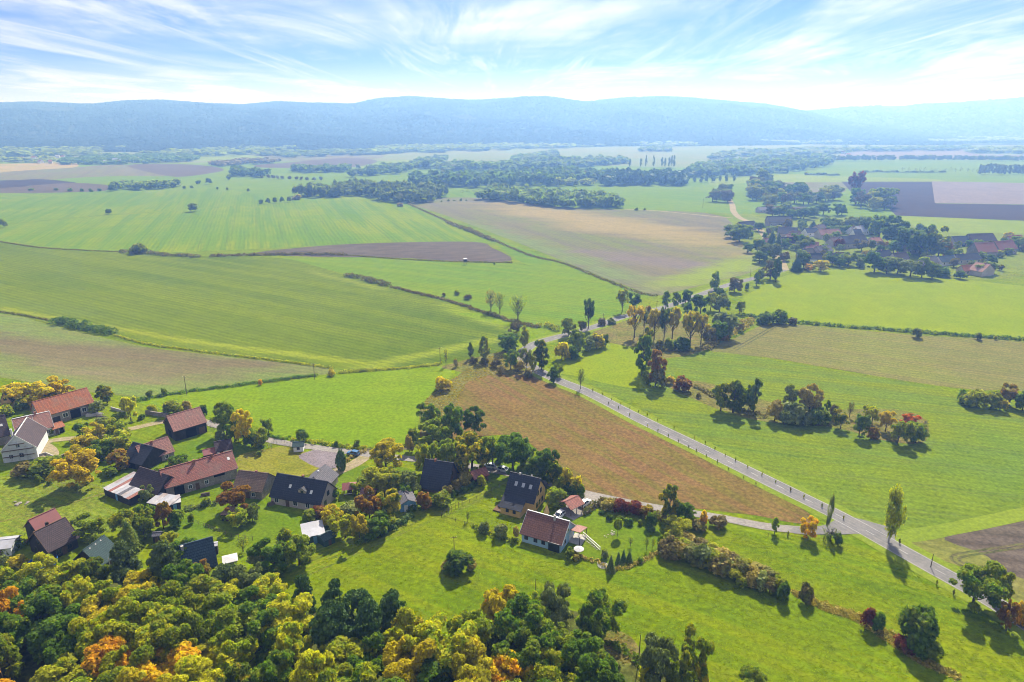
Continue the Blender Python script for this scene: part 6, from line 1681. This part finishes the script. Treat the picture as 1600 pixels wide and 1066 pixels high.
VH = [((1201, 355), (1237, 355), 12, 5, 10, "stone", "slate", "long dark-roofed barn at the back of the distant village", "x", "barn"),
      ((1158, 361), (1182, 359), 9, 3.5, 8, "beige", "slate", "dark-roofed house by the white road into the distant village", "x", "house"),
      ((1214, 373), (1243, 375), 11, 5, 10, "pinkwall", "greyroof", "big grey-roofed farmhouse below the long dark barn", "x", "house"),
      ((1223, 386), (1251, 386), 9, 3.5, 7.5, "beige", "darkpurple", "plum-roofed house below the big grey farmhouse", "x", "house"),
      ((1261, 370), (1279, 369), 8, 3.5, 7, "white", "slate", "small dark-roofed house right of the big grey farmhouse", "x", "house"),
      ((1282, 374), (1314, 373), 10, 4, 8, "beige", "pink", "long pink-roofed house in the middle of the distant village", "x", "house"),
      ((1257, 411), (1284, 411), 8, 3, 6.5, "white", "slate", "dark-roofed house above the orange and yellow trees", "x", "house"),
      ((1281, 403), (1301, 400), 9, 4, 8, "pinkwall", "greyroof", "grey-roofed house with pale gable in the distant village", "x", "house"),
      ((1300, 411), (1330, 409), 8, 3, 6.5, "pinkwall", "darkpurple", "plum-roofed house with white patches left of the big dark trees", "x", "house"),
      ((1342, 370), (1360, 366), 9, 4, 8.5, "white", "palesheet", "white-roofed house high in the distant village", "x", "house"),
      ((1322, 389), (1356, 385), 12, 4, 9.5, "beige", "slate", "large dark roof below the white-roofed house", "x", "house"),
      ((1186, 333), (1262, 332), 10, 3.2, 6, "beige", "greyroof", "very long low shed behind the distant village", "x", "barn"),
      ((1418, 398), (1434, 396), 8, 4, 8, "beige", "orange", "orange-roofed house between the big dark trees", "x", "house"),
      ((1527, 404), (1557, 404), 14, 5, 11, "stone", "redbrown", "big red-roofed barn at the right end of the distant village", "x", "barn"),
      ((1560, 399), (1588, 397), 11, 4.5, 10, "stone", "redbrown", "second red-roofed barn right of the big one", "x", "barn"),
      ((1518, 386), (1556, 385), 12, 5, 10, "stone", "darkpurple", "plum-roofed barn behind the big red-roofed barn", "x", "barn"),
      ((1492, 386), (1519, 385), 10, 4, 8, "beige", "slate", "dark-roofed shed left of the plum-roofed barn", "x", "barn"),
      ((1533, 433), (1553, 430), 9, 3.5, 8, "beige", "pink", "pink-gabled house at the lower right of the distant village", "y", "house"),
      ((1497, 413), (1533, 411), 9, 3, 6.5, "beige", "slate", "long dark-roofed house below the big red-roofed barn", "x", "house"),
      ((1471, 416), (1494, 414), 8, 3, 6.5, "white", "blueroof", "blue-roofed house left of the long dark-roofed one", "x", "house"),
      ((1506, 430), (1528, 429), 7, 2.8, 6, "pinkwall", "orange", "small orange-roofed house on the village edge", "x", "house"),
      ((1375, 408), (1394, 406), 8, 3.2, 7, "white", "slate", "dark-roofed white house beside the rust brown village tree", "x", "house"),
      ((1400, 412), (1420, 410), 8, 3.2, 7, "pinkwall", "darkpurple", "plum-roofed house in front of the big dark trees", "x", "house"),
      ((1302, 386), (1318, 384), 8, 3.2, 7, "beige", "brown", "brown-roofed house near the burgundy village tree", "x", "house"),
      ((1196, 385), (1204, 384), 6, 3, 6, "beige", "pink", "tiny pink-roofed house by the village road", "x", "house"),
      ((1580, 384), (1600, 382), 8, 3.5, 7.5, "beige", "orange", "orange-roofed house at the far right of the village", "x", "house"),
      ((1448, 418), (1466, 416), 8, 3.2, 7, "beige", "greyroof", "grey-roofed house right of the grey-green village trees", "x", "house")]
for v in VH:
    far_house(*v)
vh = random.Random(21)
VX2 = sorted([(vh.uniform(1230, 1440), vh.uniform(362, 408)) for _ in range(16)])
for i, (x, y) in enumerate(VX2):
    far_house((x, y), (x + vh.uniform(11, 18), y + vh.uniform(-2.5, 1.5)), vh.uniform(7, 9), vh.uniform(2.8, 4), vh.uniform(6, 7.8), vh.choice(["white", "beige", "pinkwall"]), vh.choice(["redbrown", "slate", "darkpurple", "pink", "brown", "greyroof"]),
              f"small house deep among the village gardens, {ordinal(i)} from the left")
h = House("village_house", "lone pale-roofed house in the autumn wood", (617, 306), (628, 306), 8, 3.5, 7, "white", "pink", cat="house", group="far scattered houses")
h.window("f", .3, 1.0, 1.2, 1.3); h.window("f", .7, 1.0, 1.2, 1.3)
vr2 = random.Random(9)
fs_spots = sorted([(vr2.uniform(20, 300), vr2.uniform(246, 257)) for _ in range(24)] + [(1260 + i * 9, 240 + vr2.uniform(-4, 5)) for i in range(8)])
for i, (x, y) in enumerate(fs_spots):
    s = vr2.uniform(4.2, 7)
    side = "far settlement under the left ridge" if x < 600 else "far settlement under the right ridge"
    k = i if x < 600 else i - sum(1 for q in fs_spots if q[0] < 600)
    House("far_house", f"tiny pale house, {ordinal(k)} from the left in the {side}", (x, y), (x + s, y + vr2.uniform(-.15, .15)), 11, 5, 9, vr2.choice(["white", "beige", "white"]), vr2.choice(["orange", "pink", "palesheet", "redbrown"]), cat="house", group="houses of the far settlements")

# ------------------------------------------------------------------ vehicles
PAINT = {}


def paint(name, c, rough=0.25):
    m, nt, out = new_mat(name)
    N = NT(nt)
    bs = N.n("ShaderNodeBsdfPrincipled", {"Base Color": (*c, 1), "Roughness": rough, "Specular IOR Level": 0.5, "Coat Weight": 0.4})
    nt.links.new(bs.outputs[0], out.inputs["Surface"])
    return m


PAINT["white"] = paint("white_car_paint", (0.75, 0.75, 0.76))
PAINT["silver"] = paint("silver_car_paint", (0.45, 0.48, 0.52))
PAINT["blue"] = paint("blue_car_paint", (0.06, 0.16, 0.30))
PAINT["grey"] = paint("grey_car_paint", (0.20, 0.24, 0.30))
TYRE = plain_mat("tyre_rubber", (0.02, 0.02, 0.02), 0.2, 5, 0.9, 0.1)
LAMP_W = plain_mat("headlamp_glass", (0.7, 0.7, 0.7), 0.05, 3, 0.15)
LAMP_R = plain_mat("tail_lamp_red", (0.35, 0.02, 0.02), 0.05, 3, 0.3)


def loft(sections):
    mb = MB()
    n = len(sections[0])
    vs = [p for s_ in sections for p in s_]
    fs = [(i * n + k, i * n + (k + 1) % n, (i + 1) * n + (k + 1) % n, (i + 1) * n + k) for i in range(len(sections) - 1) for k in range(n)]
    fs += [tuple(range(n - 1, -1, -1)), tuple(range((len(sections) - 1) * n, len(sections) * n))]
    return mb.add(vs, fs)


def car(px, heading_px, colour, label, L=4.4, estate=True):
    a, b = G(*px), G(*heading_px)
    d = (b - a).normalized()
    root = thing("car", label, "car", (a.x, a.y, .1), math.atan2(d.y, d.x), "cars")
    k = L / 4.4
    # lower body: sections along x with rounded shoulders
    xs = [(-2.2, .62, .35, .80), (-2.12, .80, .28, .92), (-1.4, .88, .22, .95), (0, .90, .22, .96), (1.2, .88, .22, .92), (1.9, .82, .26, .80), (2.15, .68, .32, .68), (2.2, .55, .38, .60)]
    S = []
    for x, w, z0, z1 in xs:
        x *= k
        S.append([(x, -w, z0), (x, -w, z0 + .3), (x, -w * .95, z1 - .08), (x, -w * .8, z1), (x, w * .8, z1), (x, w * .95, z1 - .08), (x, w, z0 + .3), (x, w, z0)])
    loft(S).build("body", PAINT[colour], root)
    rear = -2.05 if estate else -1.75
    C = []
    for x, w, z1 in ((rear * k, .74, .98), ((rear + .28) * k, .70, 1.38), (-.6 * k, .70, 1.47), (.25 * k, .69, 1.44), (1.0 * k, .74, .97)):
        C.append([(x, -.80, .90), (x, -w, z1 - .06), (x, -w * .85, z1), (x, w * .85, z1), (x, w, z1 - .06), (x, .80, .90)])
    cab = loft(C).build("cabin", B["glass"], root)
    MB().prism([((rear + .30) * k, 1.375), (-.6 * k, 1.475), (.22 * k, 1.445), (.20 * k, 1.50), (-.6 * k, 1.53), ((rear + .34) * k, 1.43)], "y", -.66, .66).build("roof", PAINT[colour], root)
    for x in (rear * k + .25, -.55 * k, .95 * k):
        for s_ in (-1, 1):
            top = (x * .8 if x > 0 else x, s_ * .69, 1.42)
            MB().bar((x + (.0 if x < .5 else .05), s_ * .79, .93), (x - (.75 if x > .5 else -.02), s_ * .68, 1.43), .09, .07).build("pillar", PAINT[colour], cab)
    for x in (-1.35 * k, 1.35 * k):
        for s_ in (-1, 1):
            w = MB()
            w.tube([(x, s_ * .70, .32), (x, s_ * .91, .32)], .33, 14)
            t_ = w.build("wheel", TYRE, root)
            MB().tube([(x, s_ * .90, .32), (x, s_ * .925, .32)], .21, 10).build("rim", B["steel"], t_)
    for s_ in (-1, 1):
        MB().box(2.08 * k, s_ * .62 - .14, .52, 2.20 * k, s_ * .62 + .10 * s_ + .06, .66).build("headlight", LAMP_W, root)
        MB().box(-2.21 * k, s_ * .66 - .10, .62, -2.10 * k, s_ * .66 + .10, .82).build("tail_light", LAMP_R, root)
        MB().box(.78 * k, s_ * .95 - .09, .92, .92 * k, s_ * .95 + .09, 1.06).build("mirror", PAINT[colour], root)
    return root


car((766, 731), (756, 729), "silver", "silver car parked in the shade of the grove, left of two")
car((788, 737), (798, 739.5), "silver", "silver car parked in the shade of the grove, right of two")
car((873, 809), (866, 815), "white", "white car parked before the open carport", 4.6)
car((914, 789), (921, 784), "white", "white car parked behind the open carport", 4.4)
car((552, 711), (540, 709), "blue", "blue car on the lane near the columnar conifer", 4.2)
car((1597, 975), (1580, 963), "grey", "grey car coming along the road at the right edge", 4.4)

# ------------------------------------------------------------------ poles, fences, railings, small things
def power_pole(x, yb, yt, label, cross=True, group="wooden line poles"):
    p = G(x, yb)
    hh = rise(x, yb, yt)
    root = thing("power_pole", label, "pole", p, rnd.uniform(-.3, .3), group)
    w = max(.11, min(.2, hh * .018))
    MB().tube([(0, 0, -.3), (0, 0, hh * .5), (0, 0, hh)], [w, w * .85, w * .65], 8).build("shaft", B["postwood"], root)
    if cross:
        MB().bar((-.8, 0, hh - .35), (.8, 0, hh - .35), .12, .12).build("cross_arm", B["postwood"], root)
        for s_ in (-.7, 0, .7):
            MB().tube([(s_, 0, hh - .3), (s_, 0, hh - .08)], .05, 6).build("insulator", B["frame"], root)
    return root


for x, yb, yt, lab in ((292, 617, 588, "line pole on the hedge left of the lush meadow"), (492, 594, 568, "line pole on the hedge in the middle of the lush meadow"), (688, 569, 543, "line pole above the corner of the rough grass"), (710, 868, 838, "line pole standing in the lone meadow bush"),
                       (837, 922, 905, "line pole in front of the grey-green wood corner tree"), (998, 1033, 992, "line pole on the rough bank at the end of the wood"), (942, 512, 490, "line pole inside the road bend"), (1026, 483, 470, "line pole in the row beyond the pond meadow"), (1172, 434, 421, "line pole by the road to the distant village"), (1454, 887, 866, "line pole on the far side of the road near the ploughed corner"),
                       (161, 628, 602, "grey pole beside the green and gold farm tree"), (1098, 325, 310, "hazy line pole left of the distant village"), (1136, 322, 309, "hazy line pole by the white village road"), (621, 257, 244, "tall hazy mast on the far plain")):
    power_pole(x, yb, yt, lab, cross=yt < 840)

# roadside saplings tied to stakes
SAP_L = [(951, 632), (966, 639), (984, 650), (1012, 667), (1028, 675), (1044, 683), (1060, 691), (1076, 700), (1088, 706), (1104, 714), (1121, 723), (1138, 735), (1162, 748), (1181, 758)]
SAP_R = [(926, 612), (941, 618), (955, 626), (970, 632), (984, 639), (998, 645), (1011, 651), (1027, 658), (1053, 670), (1085, 686), (1102, 694), (1117, 703), (1133, 713), (1149, 721), (1168, 731), (1190, 744), (1212, 755), (1235, 768), (1256, 779), (1284, 793), (1318, 812)]


def sapling(x, y, label, group, big=1.0):
    p = G(x, y)
    root = thing("sapling", label, "sapling", p, rnd.uniform(0, 6), group)
    root.rotation_euler.x = rnd.uniform(-.08, .08)
    MB().tube([(.12, 0, -.1), (.12, 0, .95)], .028, 5).build("stake", B["postwood"], root)
    MB().tube([(0, 0, -.1), (.02, 0, 1.0), (0, .02, 1.3)], [.025, .02, .01], 5).build("stem", BARK, root)
    cm = tree_variant("tall", "l", n_tree % 3)[1]
    c = put("crown", cm, root)
    c.scale = (.42 * big, .42 * big, 1.1 * big)
    set_mat(c, LEAF[rnd.choice(["olive", "olive", "brown", "fresh"])])
    return root


for i, (x, y) in enumerate(SAP_L):
    sapling(x, y, f"staked sapling on the brown field side of the road, {ordinal(i)} from the far end", "staked roadside saplings", rnd.uniform(.7, 1.1))
for i, (x, y) in enumerate(SAP_R):
    sapling(x, y, f"staked sapling on the green field side of the road, {ordinal(i)} from the far end", "staked roadside saplings", rnd.uniform(.7, 1.2))
for x, y, lab in ((1463, 915, "small staked sapling on the meadow side of the road near the line pole"), (1489, 930, "small staked sapling left of the large green roadside tree"), (1287, 845, "small staked sapling at the junction corner"), (1231, 838, "small staked sapling between the yellow-green and orange trees"), (1405, 850, "small staked sapling right of the birch")):
    sapling(x, y, lab, "staked roadside saplings", 1.3)


def fence(px, label, gap=2.5, hgt=1.2, rails=2, mat="postwood", rail_w=.05, group="garden fences", w=.09):
    P = [G(a, b) for a, b in px]
    root = thing("fence", label, "fence", P[0], 0, group)
    o = P[0]
    for i in range(len(P) - 1):
        d = P[i + 1] - P[i]
        n = max(1, int(d.length / gap))
        for k in range(n + (1 if i == len(P) - 2 else 0)):
            q = P[i] + d * (k / n) - o
            MB().box(q.x - w / 2, q.y - w / 2, -.2, q.x + w / 2, q.y + w / 2, hgt * rnd.uniform(.95, 1.05)).build("post", B[mat], root)
        for r_ in range(rails):
            z = hgt * (.35 + .5 * r_ / max(1, rails - 1)) if rails > 1 else hgt * .7
            a, b = P[i] - o, P[i + 1] - o
            MB().bar((a.x, a.y, z), (b.x, b.y, z), rail_w * .6, rail_w).build("rail", B[mat], root)
    return root


fence([(690, 809), (706, 800), (722, 791)], "row of thin dark fence posts on the middle meadow", 1.1, 1.9, 1)
fence([(722, 791), (745, 780), (768, 768), (792, 757)], "dark mesh fence running up to the black-roofed yellow house", 2.5, 1.1, 3, rail_w=.03)
fence([(690, 809), (712, 815), (740, 823)], "broken low fence below the row of posts", 2.5, .9, 1)
fence([(287, 811), (310, 820), (335, 830), (362, 840), (395, 845)], "dark fence crossing the lower left lawns", 1.6, 1.3, 2)
fence([(372, 742), (395, 746), (430, 751), (465, 753), (500, 740), (535, 728)], "picket fence along the hay paddock", 1.0, 1.2, 2)
fence([(420, 700), (428, 694), (445, 694), (460, 701)], "pale board fence between lane and hay paddock", .8, 1.4, 3, "conc")
fence([(372, 722), (400, 712), (425, 702)], "timber rail fence at the top of the hay paddock", 2.2, 1.1, 2)
fence([(510, 757), (530, 765), (548, 772)], "low pale fence beside the garden pavilion", 1.6, 1.0, 2, "conc")
fence([(600, 744), (622, 738), (648, 741)], "rail fence on the cottage lawn", 2.0, 1.0, 2)
fence([(898, 866), (915, 875), (940, 884), (953, 893), (975, 886), (1000, 878), (1028, 862)], "wire fence around the shade-blue bungalow garden", 2.4, 1.0, 2, rail_w=.025)
fence([(1200, 838), (1230, 840), (1262, 843), (1290, 846)], "thin wire fence below the lane", 3, .9, 1, rail_w=.02)
fence([(300, 655), (335, 672), (362, 684), (392, 690)], "dark fence below the black timber barn lane", 2.2, 1.1, 2)
# white balustrade from the veranda down the lawn
P0, P1 = G(911, 836), G(938, 860)
rl = thing("balustrade", "white balustrade running down the lawn from the shade-blue bungalow", "railing", P0, 0)
d = P1 - P0
nb = 16
for k in range(nb + 1):
    q = d * (k / nb)
    MB().box(q.x - .05, q.y - .05, 0, q.x + .05, q.y + .05, .9).build("baluster", B["frame"], rl)
for z in (.12, .88):
    MB().bar((0, 0, z), (d.x, d.y, z), .16, .1).build("rail", B["frame"], rl)
# stepping stones
a, b = G(908, 838), G(933, 859)
for k in range(11):
    p = a.lerp(b, k / 10)
    st = MB()
    pts = [(p.x + math.cos(t) * .26 * rnd.uniform(.85, 1.15), p.y + math.sin(t) * .2 * rnd.uniform(.85, 1.15)) for t in np.linspace(0, 2 * math.pi, 9)[:-1]]
    st.prism(pts, "z", 0.02, 0.10)
    tag(st.build("stepping_stone", B["conc"]), f"pale stepping stone in the lawn, {ordinal(k)} from the veranda", "stone", "stepping stones")


def parasol(px, wm, hm, mat, label, closed=False):
    p = G(*px)
    root = thing("parasol", label, "parasol", p, .3)
    MB().tube([(0, 0, 0), (0, 0, hm)], .03, 6).build("pole", B["steel"], root)
    n = 8
    ring = [(math.cos(2 * math.pi * i / n) * wm / 2, math.sin(2 * math.pi * i / n) * wm / 2, hm - (wm * .16 if not closed else hm * .7)) for i in range(n)]
    low = [(x, y, z - .18) for x, y, z in ring]
    m = MB().add([(0, 0, hm)] + ring + low, [(0, 1 + i, 1 + (i + 1) % n) for i in range(n)] + [(1 + i, 1 + n + i, 1 + n + (i + 1) % n, 1 + (i + 1) % n) for i in range(n)])
    m.build("canopy", mat, root)
    MB().tube([(0, 0, 0), (0, 0, .12)], .28, 10).build("base", B["conc"], root)


parasol((904, 868), 2.6, 2.3, B["cloth"], "white parasol beside the shade-blue bungalow")
parasol((854, 806), 1.6, 3.6, B["yellow"], "tall folded yellow parasol at the corner of the yellow house", True)
# trampoline-like round garden terrace with pale rim
p = G(942, 884)
tp = thing("garden_bench_terrace", "round pale paved seat terrace at the end of the house lawn", "terrace", p)
MB().tube([(0, 0, 0), (0, 0, .12)], 1.3, 16).build("paving", B["conc"], tp)
for k in range(9):
    t = k / 8 * math.pi + math.pi
    MB().box(math.cos(t) * 1.25 - .05, math.sin(t) * 1.25 - .05, 0, math.cos(t) * 1.25 + .05, math.sin(t) * 1.25 + .05, .8).build("rail_post", B["frame"], tp)
# rock garden
p = G(957, 836)
for k in range(14):
    t = rnd.uniform(0, 6.28); r_ = rnd.uniform(.2, 2.0)
    q = p + Vector((math.cos(t) * r_ * 1.2, math.sin(t) * r_ * .9, 0))
    bmr = bmesh.new()
    bmesh.ops.create_icosphere(bmr, subdivisions=1, radius=rnd.uniform(.18, .42))
    for v in bmr.verts:
        v.co *= rnd.uniform(.75, 1.15)
        v.co.z *= .6
    me = bpy.data.meshes.new("rock"); bmr.to_mesh(me); bmr.free(); me.materials.append(B["conc"] if k % 3 else B["stone"])
    o = put("rock", me); o.location = (q.x, q.y, .12)
    tag(o, "pale rock in the round rockery under the clipped ball tree", "rock", "rockery stones")
# round pool by the dark cottage
p = G(68, 882)
pl = thing("garden_pool", "round blue-lined pool beside the dark timber cottage", "pool", p)
n = 28
r0, r1, hh = 3.0, 2.9, 1.1
m = MB()
vs = []
for i in range(n):
    t = 2 * math.pi * i / n
    c_, s_ = math.cos(t), math.sin(t)
    vs += [(c_ * r0, s_ * r0, 0), (c_ * r0, s_ * r0, hh), (c_ * r1, s_ * r1, hh), (c_ * r1, s_ * r1, .05)]
m.add(vs, [(4 * i + a, 4 * ((i + 1) % n) + a, 4 * ((i + 1) % n) + a + 1, 4 * i + a + 1) for i in range(n) for a in range(3)])
m.build("pool_wall", plain_mat("blue_pool_liner", (0.045, 0.17, 0.52), 0.1, 2, 0.5), pl)
MB().tube([(0, 0, .3), (0, 0, .45)], 2.89, 28).build("water", plain_mat("dark_pool_water", (0.012, 0.05, 0.06), 0.1, 1, 0.06, 0.5), pl)
# white party canopy with posts
p = G(361, 885)
cp = thing("garden_canopy", "white square garden canopy right of the blue-grey cabin", "canopy", p, R(25))
for x in (-1.3, 1.3):
    for y in (-1.3, 1.3):
        MB().box(x - .05, y - .05, -.1, x + .05, y + .05, 2.2).build("post", B["steel"], cp)
MB().add([(-1.7, -1.7, 2.2), (1.7, -1.7, 2.2), (1.7, 1.7, 2.2), (-1.7, 1.7, 2.2), (0, 0, 2.6), (-1.7, -1.7, 2.05), (1.7, -1.7, 2.05), (1.7, 1.7, 2.05), (-1.7, 1.7, 2.05)],
         [(0, 1, 4), (1, 2, 4), (2, 3, 4), (3, 0, 4), (0, 5, 6, 1), (1, 6, 7, 2), (2, 7, 8, 3), (3, 8, 5, 0)]).build("canopy_cloth", B["cloth"], cp)
MB().box(-.7, -.4, .68, .7, .4, .74).build("table_top", B["brownwood"], cp)
# scaffolding on the white gable
h = scaf_house
sf = thing("scaffold", "steel scaffolding with planks against the white gable", "scaffold", h.root.location, h.root.rotation_euler.z)
ys = np.linspace(.4, h.W - .4, 5)
for y in ys:
    for x in (-.35, -1.2):
        MB().tube([(x, y, -.1), (x, y, 7.0 if .3 < y / h.W < .75 else 5.2)], .035, 6).build("upright", B["steel"], sf)
for z in (2.0, 4.0, 5.9):
    lo, hi = (ys[0], ys[-1]) if z < 5 else (ys[1], ys[3])
    for k in range(3):
        x = -.45 - .25 * k
        MB().box(x - .11, lo, z, x + .11, hi, z + .05).build("plank", B["brownwood"], sf)
    MB().tube([(-1.2, lo, z + 1.0), (-1.2, hi, z + 1.0)], .03, 6).build("guard_rail", B["steel"], sf)
MB().tube([(-1.2, ys[0], 0), (-1.2, ys[2], 4.0)], .03, 6).build("brace", B["steel"], sf)
# wood stacks, boat-shaped trough, timber pile near the stone barn
def timber_pile(x, y, n, L_, label, rz=.4, mat="postwood"):
    p = G(x, y)
    root = thing("timber_pile", label, "timber", p, rz)
    k = 0
    for row in range(3):
        for i in range(n - row):
            yy = i * .34 + row * .17
            MB().tube([(0, yy, .17 + row * .29), (L_ * rnd.uniform(.9, 1.05), yy, .17 + row * .29)], .16, 7).build("log", B[mat], root)


timber_pile(134, 652, 6, 5.0, "pile of pale logs in front of the stone barn", .2, "conc")
timber_pile(150, 653, 4, 4.0, "smaller log pile right of the pale one by the stone barn", -.3)
timber_pile(314, 777, 4, 2.2, "dark firewood stack below the long farmhouse", .35)
timber_pile(420, 792, 4, 3.0, "firewood stack in front of the slate-roofed house", .8)
p = G(33, 786)
for k in range(10):
    q = p + Vector((rnd.uniform(-2.2, 2.2), rnd.uniform(-1.6, 1.6), 0))
    bmr = bmesh.new(); bmesh.ops.create_icosphere(bmr, subdivisions=1, radius=rnd.uniform(.3, .8))
    for v in bmr.verts:
        v.co *= rnd.uniform(.75, 1.15); v.co.z *= .5
    me = bpy.data.meshes.new("rock"); bmr.to_mesh(me); bmr.free(); me.materials.append(B["stone"])
    o = put("rock", me); o.location = (q.x, q.y, .15)
    tag(o, "grey field stone in the heap on the weedy pasture", "rock", "stone heap on the pasture")
# hunting stand on the strip
p = G(727, 414)
hs = thing("hunting_stand", "small raised hunting stand on the strip below the ploughed field", "stand", p, .3)
for x in (-.8, .8):
    for y in (-.8, .8):
        MB().bar((x * 1.3, y * 1.3, 0), (x, y, 2.6), .14).build("leg", B["postwood"], hs)
MB().box(-1.1, -1.1, 2.6, 1.1, 1.1, 4.4).build("cabin", B["darkwood"], hs)
MB().prism([(-1.4, 4.4), (1.4, 4.7), (1.4, 4.8), (-1.4, 4.5)], "x", -1.4, 1.4).build("roof", B["palesheet"], hs)

# ------------------------------------------------------------------ the air
hz_m, hz_nt, hz_out = new_mat("haze")
hz_v = hz_nt.nodes.new("ShaderNodeVolumePrincipled")
hz_v.inputs["Color"].default_value = (0.20, 0.41, 1.0, 1)
hz_v.inputs["Density"].default_value = 0.00040
hz_v.inputs["Anisotropy"].default_value = 0.42
hz_v.inputs["Absorption Color"].default_value = (1, 1, 1, 1)      # clear air: it scatters, it does not soak up
hz_nt.links.new(hz_v.outputs[0], hz_out.inputs["Volume"])
hb = MB().box(-15800, -250, -6, 15800, 15500, 306).build("haze", hz_m, None, "stuff")
tag(hb, "pale blue haze lying over the whole plain and hills", "haze")
